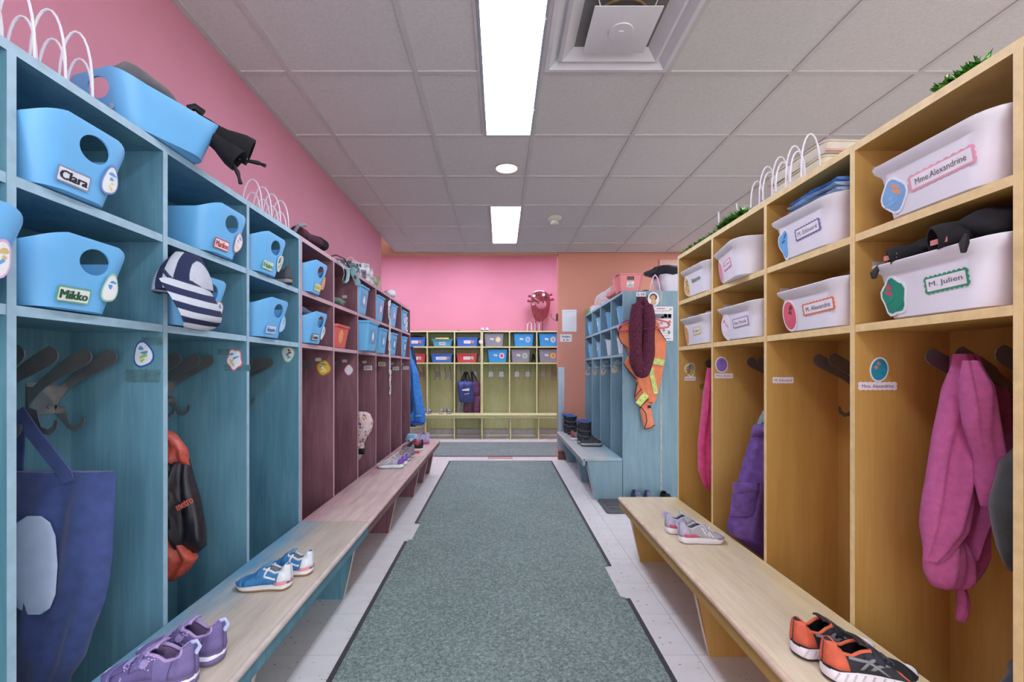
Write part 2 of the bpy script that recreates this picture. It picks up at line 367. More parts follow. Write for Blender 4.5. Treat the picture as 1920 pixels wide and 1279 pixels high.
CZ = 2.55           # ceiling height
def build_ceiling():
    ceil = struct(MB().box(-1.278, 4.2, -3.0, 5.70, CZ + 0.03, CZ + 0.10).build('ceiling', mk('#7d7a78', 0.9)), 'suspended ceiling of grey mineral fibre tiles in a white grid')
    m_t, nt, b = base('mineral_fibre_tile'); v = coords(nt); n = tex(nt, 'Noise', 60, v, Detail=6.0, Roughness=0.8)
    nt.links.new(ramp(nt, n.outputs[0], [(0.3, rgb('#cbc9c6')), (0.7, rgb('#dddbd7'))]), b.inputs['Base Color']); b.inputs['Roughness'].default_value = 0.95
    bump(nt, b, n.outputs[0], 0.5, 0.004)
    bar = mk('#c9c6c3', 0.5, 0.02)
    xs = [-1.278, -1.02, -0.41, 0.20, 0.81, 1.42, 2.03, 2.64, 3.25, 3.86, 4.2]; ys = [-2.62 + 0.61 * i for i in range(14)] + [5.70]; ys[0] = -2.62
    lights = [(-0.10, 0.20, y, y + 1.22) for y in (-0.79, 1.65, 4.09)] + [(2.34, 2.64, y, y + 1.22) for y in (-0.79, 1.65, 4.09)]  # first corridor troffer and the aisle row are out of view, added as fill
    def lit(a, b, c, d): return any(a >= l[0] - .02 and b <= l[1] + .02 and c >= l[2] - .02 and d <= l[3] + .02 for l in lights)
    g = 0.0105; cache = {}
    def tile(xa, xb, ya, yb):
        k = (round(xb - xa, 3), round(yb - ya, 3))
        if k not in cache: cache[k] = MB().box(g, k[0] - g, g, k[1] - g, CZ + 0.003, CZ + 0.022).mesh('ceiling_tile', m_t, smooth=0)
        o = obj('ceiling_tile', cache[k], ceil); o.location = (xa, ya, 0)
    for i in range(len(xs) - 1):
        for j in range(len(ys) - 1):
            a, b_, c, d = xs[i], xs[i + 1], ys[j], ys[j + 1]
            if abs(a - 0.20) < .01 and abs(c - 1.65) < .02: continue            # air diffuser sits here
            for sp in (( -0.10,), (2.34,)):
                pass
            cut = -0.10 if abs(a + 0.41) < .01 else (2.34 if abs(a - 2.03) < .01 else None)
            if cut is not None and lit(cut, b_, c, d): tile(a, cut, c, d)
            else: tile(a, b_, c, d)
    for x in xs[:-1]: MB().box(x - 0.012, x + 0.012, -3, 5.70, CZ - 0.003, CZ + 0.012).build('grid_bar', bar, ceil, smooth=0)
    for y in ys:
        cuts = [-1.278]
        for (a, b_, c, d) in lights:
            if c + .05 < y < d - .05: cuts += [a, b_]
        cuts.append(4.2)
        for a, b_ in zip(cuts[::2], cuts[1::2]): MB().box(a, b_, y - 0.012, y + 0.012, CZ - 0.0025, CZ + 0.0115).build('grid_bar', bar, ceil, smooth=0)
    for (a, b_, c, d) in lights: MB().box(a - 0.010, a + 0.004, c, d, CZ - 0.003, CZ + 0.012).build('grid_bar', bar, ceil, smooth=0)
    MB().box(-1.278, -1.252, -3, 5.70, CZ - 0.004, CZ + 0.014).build('wall_angle', bar, ceil, smooth=0)
    MB().box(-1.278, 4.2, 5.678, 5.70, CZ - 0.004, CZ + 0.014).build('wall_angle', bar, ceil, smooth=0)
    em = emit('#e3ecff', LAMP, 'fluorescent_diffuser'); fr = mk('#b9bcc4', 0.3, 0.02, 10, 0, 0.6)
    names = ['long white fluorescent troffer at the start of the corridor, before the air diffuser', 'long white fluorescent ceiling panel beside the square air diffuser', 'white fluorescent ceiling panel beyond the round downlight, near smoke detector']
    for q, (a, b_, c, d) in enumerate(lights):
        t = thing('ceiling_light', names[q] if q < 3 else ['fluorescent troffer over the aisle behind honey lockers, rear', 'fluorescent troffer over the aisle behind honey lockers, middle', 'fluorescent troffer over the aisle behind honey lockers, front'][q - 3], 'light', ((a + b_) / 2, (c + d) / 2, CZ), 0, 'fluorescent ceiling troffers')
        w, l = (b_ - a) / 2, (d - c) / 2
        MB().box(-w + .018, w - .018, -l + .018, l - .018, -0.001, 0.006).build('diffuser', em, t, smooth=0)
        f = MB(); f.box(-w + .005, -w + .018, -l + .005, l - .005, -0.005, 0.02).box(w - .018, w - .005, -l + .005, l - .005, -0.005, 0.02)
        f.box(-w + .018, w - .018, -l + .005, -l + .018, -0.005, 0.02).box(-w + .018, w - .018, l - .018, l - .005, -0.005, 0.02); f.build('frame', fr, t, smooth=0)
        if q in (1, 2):
            for sy in (-1, 1): MB().box(w - .016, w - .008, sy * l * .55 - .02, sy * l * .55 + .02, -0.010, -0.005).build('latch', fr, t, smooth=0)
build_ceiling()

def build_diffuser():
    t = thing('air_diffuser', 'square white metal ceiling air diffuser with a hanging centre plate', 'air vent', (0.505, 1.955, CZ))
    m = mk('#dcdcde', 0.3, 0.02, 8); h = 0.293
    def sq(r, z): return [(-r, -r, z), (r, -r, z), (r, r, z), (-r, r, z)]
    MB().loft([sq(h, 0.002), sq(h, -0.006), sq(h - .02, -0.008), sq(h - .055, 0.022), sq(h - .06, 0.022)], 0, False, False).build('outer_frame', m, t, smooth=20)
    MB().loft([sq(h - .058, 0.020), sq(h - .060, 0.004), sq(h - .075, -0.004), sq(h - .125, 0.030), sq(h - .13, 0.034)], 0, False, False).build('inner_frame', m, t, smooth=20)
    MB().box(-.17, .17, -.17, .17, 0.034, 0.037).build('duct_opening', M_black, t, smooth=0)
    MB().tube([(0.11 * cos(a * pi / 12), 0.11 * sin(a * pi / 12), 0.028) for a in range(24)], 0.005, 5, closed=True).build('duct_ring', mk('#a58d5c', 0.5), t)
    MB().box(-.135, .135, -.135, .135, -0.022, -0.018).build('centre_plate', m, t, bev=0.0015)
    MB().lathe([(0.052, 0), (0.050, -0.004), (0.012, -0.004), (0.011, -0.007), (0.0, -0.007)], 28, 0, (0, 0, -0.022)).build('plate_boss', m, t)
    for sx in (-1, 1):
        for sy in (-1, 1): MB().tube([(sx * .10, sy * .10, -0.018), (sx * .12, sy * .12, 0.03)], 0.004, 6).build('hanger_rod', M_steel, t)
build_diffuser()
t = thing('downlight', 'small round recessed downlight in a ceiling tile', 'light', (0.046, 3.338, CZ))
MB().lathe([(0.086, 0.0), (0.088, -0.003), (0.078, -0.004), (0.074, 0.0), (0.072, 0.03)], 28, 0, (0, 0, 0), False, False).build('trim_ring', mk('#d9d2cf', 0.3), t)
MB().lathe([(0.074, -0.001), (0.0, -0.0012)], 28, 0).build('lens', emit('#ffd9c6', 2.2, 'downlight_lens'), t)
t = thing('smoke_detector', 'cream smoke detector on the ceiling past the downlight', 'smoke detector', (0.515, 4.41, CZ))
m = mk('#dcd8c4', 0.45, 0.02)
MB().lathe([(0.068, 0.0), (0.068, -0.012), (0.055, -0.026), (0.040, -0.032)], 24).build('base', m, t)
MB().lathe([(0.034, -0.031), (0.030, -0.040), (0.038, -0.044), (0.038, -0.062), (0.030, -0.070), (0, -0.072)], 24).build('sensor', m, t)

struct(MB().box(-1.40, -1.282, -3.0, 5.02, 0, 3.1).build('wall_left', M_pink), 'pink painted wall behind the teal and maroon lockers')
struct(MB().box(-6, -1.40, 4.90, 5.02, 0, 3.1).build('wall_return', M_pink))
struct(MB().box(-6, 5, 8.06, 8.2, 0, 3.6).build('wall_back', M_pink), 'pink painted wall at the far end above lime lockers')
struct(MB().box(0.717, 4.3, 5.75, 5.90, 0, 3.1).build('wall_front', M_orange), 'orange painted wall with notices beside the far opening')
struct(MB().box(-6, 0.717, 5.715, 5.86, CZ - 0.022, 3.1).build('trim_1', mk('#d69b80', 0.6, 0.02, 3)), 'orange header beam above the opening')
struct(MB().box(4.2, 4.32, -3.0, 5.75, 0, 3.1).build('wall_right', mk('#d9d2c4', 0.7, 0.02)))
struct(MB().box(-6.1, -6, 4.9, 8.2, 0, 3.6).build('wall_far_left', M_pink))
struct(MB().box(3.2, 3.3, 5.9, 8.06, 0, 3.6).build('wall_far_right', M_pink))
struct(MB().box(-6, 5, 5.0, 8.2, 3.12, 3.2).build('ceiling_far', mk('#d8d6d4', 0.9)))
struct(MB().box(0.712, 1.9, 5.735, 5.749, 0, 0.10).build('baseboard_front', mk('#6a4a46', 0.5)))
struct(MB().box(-6, 3.2, 8.045, 8.059, 0, 0.085).build('baseboard_back', mk('#e9e7e6', 0.5)))
for i, x in enumerate((-1.9, -0.55, 0.85)):
    t = thing('ceiling_light', ('fluorescent panel in the high ceiling over the blue jacket passage', 'fluorescent panel in the high ceiling over the navy bag lockers', 'fluorescent panel in the high ceiling over the red creature')[i], 'light', (x, 6.75, 3.115), 0, 'panels above the far lockers')
    MB().box(-.15, .15, -.5, .5, -0.012, -0.004).build('diffuser', emit('#e6e4ff', 13.5, 'far_diffuser'), t, smooth=0)
    f = MB().box(-.17, -.15, -.52, .52, -0.02, 0).box(.15, .17, -.52, .52, -0.02, 0).box(-.15, .15, -.52, -.5, -0.02, 0).box(-.15, .15, .5, .52, -0.02, 0); f.build('frame', M_white, t, smooth=0)
# steel corner guard on the end of the orange wall
t = thing('corner_guard', 'brushed steel corner guard on the edge of the orange wall', 'guard', (0.717, 5.75, 0.12))
gm = mk('#a9b4c2', 0.32, 0.03, 10, 0, 0.9)
MB().box(-0.004, 0.075, -0.004, -0.001, 0, 1.02).build('front_flange', gm, t, smooth=0); MB().box(-0.004, -0.001, -0.001, 0.08, 0, 1.02).build('side_flange', gm, t, smooth=0)
for z in (0.06, 0.35, 0.66, 0.96): MB().lathe([(0.005, 0), (0.004, 0.002), (0, 0.0025)], 8, 0).build('screw', M_steel, t).matrix_local = Matrix.Translation((0.015, -0.004, z)) @ Matrix.Rotation(pi / 2, 4, 'X')

# carpets
def runner(name, label, x0, x1, y0, y1, nick):
    t = thing(name, label, 'carpet', ((x0 + x1) / 2, (y0 + y1) / 2, 0)); cx, cy = (x0 + x1) / 2, (y0 + y1) / 2
    a, b_, c, d = x0 - cx, x1 - cx, y0 - cy, y1 - cy; e = 0.022
    poly = [(a + e, c), (b_ - e, c)]
    if nick:
        for y, dx in nick['r']: poly.append((b_ - e + dx, y - cy))
    poly += [(b_ - e, d), (a + e, d)]
    if nick:
        for y, dx in nick['l']: poly.append((a + e + dx, y - cy))
    MB().prism(poly, Fr((0, 0, 0.001), (1, 0, 0), (0, 1, 0)), 0.008).build('pile', carpet('heathered_carpet'), t, smooth=0)
    ed = mk('#3f4044', 0.6, 0.08, 60)
    if nick:
        segs = nick['edges']
        for s, y0_, y1_, sh in segs:
            x = (a if s < 0 else b_ - e) + sh
            MB().box(x, x + e, y0_ - cy, y1_ - cy, 0.001, 0.006).build('rubber_edge', ed, t, smooth=0)
    else:
        MB().box(a, b_, c - e, c, 0.001, 0.006).build('rubber_edge', mk('#7d4f55', 0.6), t, smooth=0)
    return t
runner('carpet_runner', 'long grey green carpet runner down the middle of the corridor', -0.617, 0.627, 0.35, 5.64,
       dict(r=[(2.25, 0), (2.26, -0.022), (2.62, -0.022), (2.63, 0)], l=[(3.36, 0), (3.35, 0.022), (3.02, 0.022), (3.01, 0)],
            edges=[(-1, 0.35, 3.0, 0), (-1, 3.36, 5.64, 0), (1, 0.35, 2.25, 0), (1, 2.63, 5.64, 0)]))
runner('carpet_mat', 'wide grey green carpet mat in front of the lime lockers', -1.6, 1.9, 5.95, 7.08, None)

# ------------------------------------------------------------------ lockers
ZT, Z1, Z2 = 1.78, 1.51, 1.243
def hook_mesh():
    m = MB()
    m.box(-0.042, 0.042, -0.003, 0.0, -0.045, 0.045)
    prof = [(0, -0.045), (0, 0.045)]
    arm = []
    for i in range(11):
        t = i / 10; arm.append((0.155 * t ** 1.35, -0.015 + 0.13 * t ** 0.85, 0.016 - 0.006 * sin(pi * min(1, t * 1.3)) + 0.008 * t))
    up = [(y, z + r) for y, z, r in arm]; dn = [(y + 0.006, z - r) for y, z, r in arm]
    tip = [(0.155 + 0.022 * sin(a), 0.115 + 0.022 * cos(a)) for a in (0.5, 1.0, 1.57, 2.1, 2.6)]
    poly = [(0, 0.035)] + up[2:] + tip + dn[::-1][:-1] + [(0.0, -0.045)]
    lo = [(0.0, -0.02), (0.03, -0.03), (0.035, -0.055), (0.042, -0.075), (0.058, -0.082), (0.072, -0.072), (0.078, -0.055), (0.086, -0.058), (0.082, -0.080), (0.062, -0.096), (0.038, -0.090), (0.022, -0.068), (0.0, -0.045)]
    for x in (-0.042, 0.039):
        fr = Fr((x, 0, 0), (0, -1, 0), (0, 0, 1)); m.prism(poly, fr, -0.003); m.prism(lo, fr, -0.003)
    for x, z in ((-.02, .025), (.02, -.025)):
        m.prism(ell(0.012, 0.012, 8), Fr((x, -0.003, z), (1, 0, 0), (0, 0, 1)), 0.003)
    return m.mesh('coat_hook', M_steel, smooth=35)
HOOK = hook_mesh()
TAB = MB().box(-0.017, 0.017, -0.001, 0.002, -0.010, 0.010).mesh('velcro_tab', M_velcro, smooth=0)
def locker(name, label, loc, rz, xs, wm, em, D=0.29, zs=(ZT, Z1, Z2), hooks=2, hshift=0.0, group=None, ends=(True, True), tabs=None, base_z=0.0, t=0.019, bottom=True):
    T = thing(name, label, 'lockers', loc, rz, group); zt, z1, z2 = zs; ms = [wm, em]
    MB().box(xs[0] - t/2, xs[-1] + t/2, 0, D, zt - 0.022, zt, 0, 1).build('top_board', ms, T, smooth=0)
    for i, x in enumerate(xs):
        nm = 'side_panel' if i in (0, len(xs) - 1) else 'divider'
        MB().box(x - t/2, x + t/2, 0.0, D - 0.008, base_z, zt - 0.022, 0, 1).build(nm, ms, T, smooth=0)
    MB().box(xs[0] - t/2, xs[-1] + t/2, D - 0.008, D, base_z if bottom else 0.10, zt - 0.022).build('back_panel', ms, T, smooth=0)
    for i in range(len(xs) - 1):
        a, b_ = xs[i] + t/2, xs[i + 1] - t/2
        for z in (z1, z2): MB().box(a, b_, 0.0015, D - 0.008, z - 0.022, z, 0, 1).build('shelf', ms, T, smooth=0)
        if bottom: MB().box(a, b_, 0.01, D - 0.008, base_z + 0.03, base_z + 0.05, 0, 1).build('bottom_board', ms, T, smooth=0)
        if hooks:
            w = (b_ - a)
            for k in range(hooks):
                h = obj('coat_hook', HOOK, T); h.location = ((a + b_) / 2 + (k - (hooks - 1) / 2) * w * 0.42 + hshift, D - 0.008, 1.03)
    if tabs:
        for (di, side, y, z) in tabs:       # velcro squares on the faces of the dividers
            o = obj('velcro_tab', TAB, T); x = xs[di] + side * t/2
            o.matrix_local = Matrix.Translation((x, y, z)) @ Matrix.Rotation(side * pi / 2, 4, 'Z')
    return T
LB = [0.49, 0.954, 1.392, 1.848, 2.322]
LP = [2.343, 2.801, 3.273, 3.751, 4.243, 4.72, 5.17]
tabP = []
for i in range(1, 7):
    tabP += [(i, -1, 0.09, z) for z in ((1.62, 1.40, 1.17) if i < 3 else (1.17,))]
L_blue = locker('locker_unit', 'teal stained cubby lockers facing the honey coloured ones', (-1.0, 0, 0), pi/2, LB, M_blue, M_blue_e, D=0.28, hshift=0.03)
L_purp = locker('locker_unit', 'maroon stained cubby lockers between teal lockers and far opening', (-1.0, 0, 0), pi/2, LP, M_purple, M_purple_e, D=0.28, tabs=tabP)
RY = [2.75, 2.31, 1.847, 1.39, 0.945, 0.48]
tabR = [(i, 1, 0.07, z) for i in range(0, 4) for z in (1.70, 1.42)]
L_yel = locker('locker_unit', 'honey coloured cubby lockers facing the teal ones', (1.05, 0, 0), -pi/2, [-y for y in RY], M_yellow, M_yellow_e, hshift=0.03, tabs=tabR)
BY = [5.735, 5.31, 4.87, 4.40, 3.98]
tabB = [(i, 1, 0.06, z) for i in range(0, 4) for z in (1.68, 1.42, 1.19)]
L_mid = locker('locker_unit', 'teal cubby lockers against the orange wall, safety vest on their end', (1.045, 0, 0), -pi/2, [-y for y in BY], M_faded, M_blue_e, D=0.32, hooks=1, tabs=tabB)
L_mid2 = locker('locker_unit', 'teal lockers standing back to back behind those by the orange wall', (1.70, 0, 0), pi/2, [3.986, 4.40, 4.87, 5.31, 5.735], M_faded, M_blue_e, D=0.32, hooks=0)
MB().box(1.3652, 1.3795, 3.972, 5.74, 0, ZT).build('joint_strip', mk('#a8b3a8', 0.5, 0.1), None, smooth=0)
js = bpy.data.objects['joint_strip']; js.parent = L_mid; js.matrix_parent_inverse = Matrix.Translation((1.045, 0, 0)).inverted_safe(); js.matrix_parent_inverse = (Matrix.Translation((1.045, 0, 0)) @ Matrix.Rotation(-pi/2, 4, 'Z')).inverted()
FX1 = [-1.655, -1.20, -0.752, -0.314]; FX2 = [-0.292, 0.152, 0.600, 1.05]
FZ = (1.745, 1.49, 1.225)
L_far1 = locker('locker_unit', 'lime stained cubby lockers holding the navy bag at the far wall', (0, 7.65, 0), 0, FX1, M_green, M_green_e, D=0.33, zs=FZ, bottom=False)
L_far2 = locker('locker_unit', 'lime stained cubby lockers below the red cut-out creature', (0, 7.65, 0), 0, FX2, M_green, M_green_e, D=0.33, zs=FZ, bottom=False)

# ------------------------------------------------------------------ benches
def bench(label, loc, rz, x0, x1, legs, top_m, stain_m, edge_m, z=0.35, d=0.335, endleg=None, slope=0.065):
    T = thing('bench', label, 'bench', loc, rz)
    MB().box(x0, x1, -d, -0.003, z - 0.022, z).build('seat_board', [top_m], T, bev=0.002)
    MB().box(x0, x1, -d - 0.006, -d + 0.016, z - 0.062, z - 0.024).build('front_rail', [stain_m], T, bev=0.003)
    MB().tube([(x0, -d - 0.001, z - 0.012), (x1, -d - 0.001, z - 0.012)], 0.0125, 10).build('nosing', edge_m, T)
    for x in legs:
        a, b_ = -d + 0.03, -d + 0.03 + slope; h = z - 0.024
        poly = [(b_, 0.0), (-0.005, 0.0), (-0.005, h), (a, h)]
        MB().prism(poly, Fr((x, 0, 0), (0, 1, 0), (0, 0, 1)), 0.019).build('leg', [stain_m], T, smooth=0)
        MB().prism([(b_ - 0.003, 0), (b_, 0), (a, h - 0.035), (a - 0.003, h - 0.035)], Fr((x, 0, 0), (0, 1, 0), (0, 0, 1)), 0.019).build('leg_edge', edge_m, T, smooth=0)
    return T
bw_blue = bench_wood('worn_teal_bench', '#4f93b4', '#e2d0b8', '#c4b098', back=-0.065, amount=0.9)
bw_purp = bench_wood('worn_maroon_bench', '#9a6a76', '#e6d2c6', '#c4a59e', back=-0.05, amount=0.88)
bw_yel = bench_wood('worn_honey_bench', '#e0c48c', '#ece0ca', '#d6c4a4', back=-0.04, amount=0.8)
bw_mid = bench_wood('worn_teal_bench_far', '#86aab8', '#d2c8ba', '#adb3b0', back=-0.1, amount=0.7)
M_nose_b = mk('#cdbfb6', 0.4, 0.06, 25); M_nose_y = mk('#e8cdb0', 0.4, 0.05, 25)
bench('long worn bench with teal rail under the teal lockers', (-1.0, 0, 0), pi/2, 0.45, 2.332, (0.62, 1.33, 2.25), bw_blue, M_blue, M_nose_b)
bench('worn maroon bench carrying the grey and purple sneakers', (-1.0, 0, 0), pi/2, 2.335, 4.12, (3.16, 4.06), bw_purp, M_purple, mk('#d9b9b0', 0.4, 0.06, 25))
bench('short worn maroon bench carrying the pink soled sneakers', (-1.0, 0, 0), pi/2, 4.123, 5.06, (4.56, 4.97), bw_purp, M_purple, mk('#d9b9b0', 0.4, 0.06, 25))
bench('pale worn wooden bench in front of the honey lockers', (1.05, 0, 0), -pi/2, -2.78, -0.45, (-2.71, -1.82, -0.95), bw_yel, M_yellow, M_nose_y)
bench('faded teal bench carrying the snow boots by the orange wall', (1.045, 0, 0), -pi/2, -5.72, -3.975, (-5.6, -4.62, -3.994), bw_mid, M_faded, M_nose_b)
tB = bench('narrow lime bench along the far lockers', (0, 7.65, 0), 0, -1.30, 1.05, (-1.2, -0.74, -0.30, 0.152, 0.6), mk('#dfe2a6', 0.4, 0.05, 8), M_green, M_green_e, z=0.40, d=0.27, slope=0.02)

# ------------------------------------------------------------------ bins
BW, BD, BH, BT = 0.250, 0.30, 0.142, 0.76
def basket_mesh():
    r0 = rrect(1, 1, 0.2, 5)
    def rim(x, y):
        f = max(0.0, min(1.0, (abs(y) / (BD / 2) - 0.45) / 0.5)); f = f * f * (3 - 2 * f)
        return BH + 0.036 * f * max(0, cos(x / (BW / 2) * pi / 2)) ** 0.7 * (1 if y < 0 else 0.8) - 0.004 * (1 - f)
    def ring(f, t):
        s = BT + (1 - BT) * f; out = []
        for x, y in rrect(BW * s - 2 * t, BD * s - 2 * t, 0.058 - t, 7):
            out.append((x, y, max(f * rim(x / s, y / s), 0.003 if t else 0)))
        return out
    m = MB(); m.loft([ring(0, 0.010), ring(0.03, 0), ring(.35, 0), ring(.7, 0), ring(.96, 0), ring(1, 0.0012), ring(1, 0.0028), ring(.96, 0.004), ring(.5, 0.004), ring(0.05, 0.005)])
    a = m.build('basket_shell', M_bin, smooth=35)
    c = MB(); n = 24
    c.loft([[(0.041 * cos(2*pi*i/n) + 0.012, y, BH - 0.022 + 0.030 * sin(2*pi*i/n)) for i in range(n)] for y in (-BD/2 - 0.05, -BD/2 + 0.05)])
    cut = c.build('cutter', M_bin)
    md = a.modifiers.new('hole', 'BOOLEAN'); md.object = cut; md.operation = 'DIFFERENCE'; md.solver = 'EXACT'
    me = bpy.data.meshes.new_from_object(a.evaluated_get(bpy.context.evaluated_depsgraph_get())); me.name = 'basket_shell'
    bpy.data.objects.remove(a); bpy.data.objects.remove(cut)
    me.polygons.foreach_set('use_smooth', [True] * len(me.polygons)); me.set_sharp_from_angle(angle=radians(35))
    return me
BASKET = basket_mesh()
BASKET_R = BASKET
def front(D, H, taper, x, z, off=0.0006):
    k = D / 2 * (1 - taper) / H; y = -(D / 2) * taper - k * z
    return Fr((x, y - off, z), (1, 0, 0), (0, -k, 1))
def sticker(parent, fr, w, h, border, fills, seed=1, lobes=3, amp=0.1, name='sticker'):
    """cut-out sticker: coloured border with plain colour patches inside"""
    o = decal(name, blob(w, h, 22, lobes, amp, seed), fr, mk(border, 0.35), parent)
    f2 = fr.turn(0, (0, 0), 0.0013); r = random.Random(seed)
    decal('sticker_print', blob(w * .86, h * .87, 20, lobes, amp, seed), f2, mk(fills[0], 0.35), o, 0.0004)
    for i, c in enumerate(fills[1:]):
        for j in range(2):
            f3 = fr.turn(r.uniform(-.9, .9), (r.uniform(-.2, .2) * w, (0.24 - 0.30 * i - .16 * j) * h), 0.0018 + 0.0004 * i)
            decal('sticker_print', blob(w * r.uniform(.2, .5), h * r.uniform(.08, .16), 12, 3, .18, seed + i + 5 * j), f3, mk(c, 0.35), o, 0.0003)
    return o
def nametag(parent, fr, w, h, txt, bg, border, ink, bold=1.0, tw=.82, th=.55, poly=None):
    o = decal('name_tag', poly or rrect(w, h, 0.003), fr, mk(border, 0.4), parent)
    decal('name_tag_field', rrect(w * .92, h * .80, 0.002), fr.turn(0, (0, 0), 0.0013), mk(bg, 0.45), o, 0.0003)
    lettering(txt, fr.turn(0, (0, 0), 0.0017), w * tw, h * th, mk(ink, 0.6), o, bold); return o
BG = 'blue basket bins in the teal and maroon lockers'
def basket(label, y, z, txt, bg, border, ink, stick, x=-1.10, rz=pi/2, tagx=-0.028, rot=0.0, group=BG, tape=False):
    T = thing('basket_bin', label, 'bin', (x, y, z + 0.001), rz + rot, group)
    obj('shell', BASKET, T)
    if tape: decal('clear_tape', rrect(0.09, 0.07, 0.004), front(BD, BH, BT, 0.035, 0.052, 0.0004), mk('#6db8ee', 0.12, 0.03, 40), T, 0.0003)
    if txt: nametag(T, front(BD, BH, BT, tagx, 0.036, 0.0012).turn(0.02), 0.082, 0.036, txt, bg, border, ink)
    if stick: sticker(T, front(BD, BH, BT, 0.062, 0.066, 0.0012), 0.046, 0.072, *stick)
    return T
basket('blue basket bin with pink bordered sticker, pulled forward beside green tagged bin', 0.785, Z2, None, 0, 0, 0, ('#e7b6dc', ['#f2f3f4', '#d9c58a', '#6fa8dc'], 5), x=-1.045)
basket('blue basket bin with black lettered tag on the upper shelf above green tagged bin', 1.094, Z1, 'Clara', '#e9eef5', '#8e96b4', '#20242e', ('#7f8fc6', ['#eef3f8', '#6fb0e6', '#e9dc9c'], 11))
basket('blue basket bin with green lettered name tag below the black lettered one', 1.094, Z2, 'Mikko', '#eef4ee', '#79b08a', '#2d5a38', ('#9fcfae', ['#f3f6f4', '#5ea3dd'], 12))
basket('blue basket bin with red lettered tag above the striped knit cap', 1.66, Z1, 'Marilou', '#fbeff0', '#c9515a', '#c43a44', ('#e7a8b0', ['#f6f0f2', '#7db4e2', '#f0d9c0'], 13))
basket('blue basket bin with red lettered tag half hidden by the striped knit cap', 1.535, Z2, 'Wilfred', '#f9f2f3', '#d8868c', '#c23a42', ('#efb0a8', ['#f5f0ef', '#6aa9dd'], 14))
basket('blue basket bin with small green name tag above the blue lettered bin', 1.985, Z1, 'Haïm', '#dcefdc', '#a6d2ac', '#5b8f66', ('#e6e9e0', ['#cfd8cf', '#7a4a3c', '#8aa6c8'], 15))
basket('blue basket bin with blue lettered name tag and glossy taped sticker', 2.01, Z2, 'Alexandre', '#dfeaf8', '#9db8dc', '#4a78bd', ('#a9cdf0', ['#b9d9f4', '#86bdea'], 16))
basket('blue basket bin with pale yellow label on the maroon upper shelf', 2.485, Z1, ' - ', '#f0ecb8', '#e3dc9a', '#c9c27e', ('#e3b184', ['#d8a26c', '#b9bfe2'], 17), tagx=0.005)
basket('blue basket bin with white lettered tag stuffed with dark clothes in maroon lockers', 2.482, Z2, 'Emile', '#f3f3f3', '#3a3a40', '#1f1f24', ('#f0f0f0', ['#dfe3e8', '#4a4d58'], 18))
# one more basket lies on top of the teal lockers, overhanging the edge
T = basket('blue basket bin on top of the teal lockers holding grey cap and black mittens', 1.475, ZT, None, 0, 0, 0, None, x=-1.115, rz=-pi/2, rot=radians(-22), tape=False)
T.rotation_euler[2] = radians(-17); T.scale = (1.0, 1.08, 0.86); T.location = (-1.07, 1.425, ZT + 0.001)
MB().prism(ell(0.016, 0.016), front(BD, BH, BT, 0.05, 0.06), 0.001).build('paper_dot', mk('#b9bfd0', 0.5), T)

def tub_mesh(W, D, H, taper, r, lip, lip_h, mat, name='tub_shell', wave=0.0, flare=1.0):
    def ring(f, off, z):
        s = taper + (1 - taper) * f
        return [(x, y, z + wave * (x / (W / 2)) ** 2 * f) for x, y in rrect(W * s + 2 * off, D * s + 2 * off, max(0.004, r + off), 5)]
    t = 0.0035
    R = [ring(0, -0.006, 0), ring(0.04, 0, 0.004), ring(.5, 0, H * .5), ring(.94 if flare == 1 else .9, 0, H - lip_h), ring(.97, lip * flare, H - lip_h * (1 if flare == 1 else .45)), ring(1, lip + 0.001, H - 0.003), ring(1, lip - 0.002, H), ring(1, -t, H - 0.001), ring(.5, -t, H * .5), ring(0.04, -t, 0.006)]
    return MB().loft(R).mesh(name, mat, smooth=38)
TUBC = {}
def tub(label, loc, rz, W, D, H, taper=.86, r=.02, lip=.007, lip_h=.012, mat=None, group=None, wave=0.0, name='storage_bin'):
    T = thing(name, label, 'bin', loc, rz, group); k = (W, D, H, taper, r, lip, lip_h, mat.name, wave)
    if k not in TUBC: TUBC[k] = tub_mesh(*k[:7], mat, wave=wave, flare=.9 if wave else 1.0)
    obj('shell', TUBC[k], T); T['w'] = W; return T
# white bins in the honey lockers
WW, WD, WH, WT = 0.325, 0.265, 0.142, 0.86
WG = 'white bins in the honey lockers'
def wbin(label, y, z, txt, strip, ink, stick, rot=0, x=1.165, wav=True, tw=0.15, tx=0.045, sx=-0.095, th=0.038):
    T = tub(label, (x, y, z + 0.001), -pi/2 + rot, WW, WD, WH, WT, 0.055, 0.018, 0.026, M_whitebin, WG, wave=0.010)
    if wav:
        nametag(T, front(WD, WH, WT, tx, 0.072, 0.0008).turn(0.04), tw, th, txt, '#f4f2f4', strip, ink, 0.0, .78, .40, wavy(tw, th, 9, 3, 0.003))
    else: lettering(txt, front(WD, WH, WT, tx, 0.080, 0.0014).turn(0.04), tw * .6, 0.022, mk(ink, .6), T, 0.5)
    if stick: sticker(T, front(WD, WH, WT, sx, 0.060, 0.0008), *stick)
    return T
wbin('white bin with long pink name strip on the upper honey shelf', 1.1385, Z1, 'Mme.Alexandrine', '#eba9b9', '#5a5560', (0.080, 0.092, '#eef0f2', ['#7fb2df', '#dba482', '#8cbde6'], 21, 4, .08), tw=0.165, tx=0.035)
wbin('white bin with green name strip and black mittens lying on it', 1.1385, Z2, 'M. Julien', '#3f9a72', '#4d5660', (0.078, 0.105, '#eceff0', ['#2f9277', '#c4576b', '#2f9277'], 22, 5, .10), tw=0.105, tx=0.05)
wbin('white bin with purple name strip and folded jeans on top', 1.615, Z1, 'M. Edouard', '#7d74a8', '#6a6672', (0.058, 0.105, '#eef0f2', ['#6fb2e4', '#3f6f96'], 23, 3, .22), tw=0.125, tx=0.035)
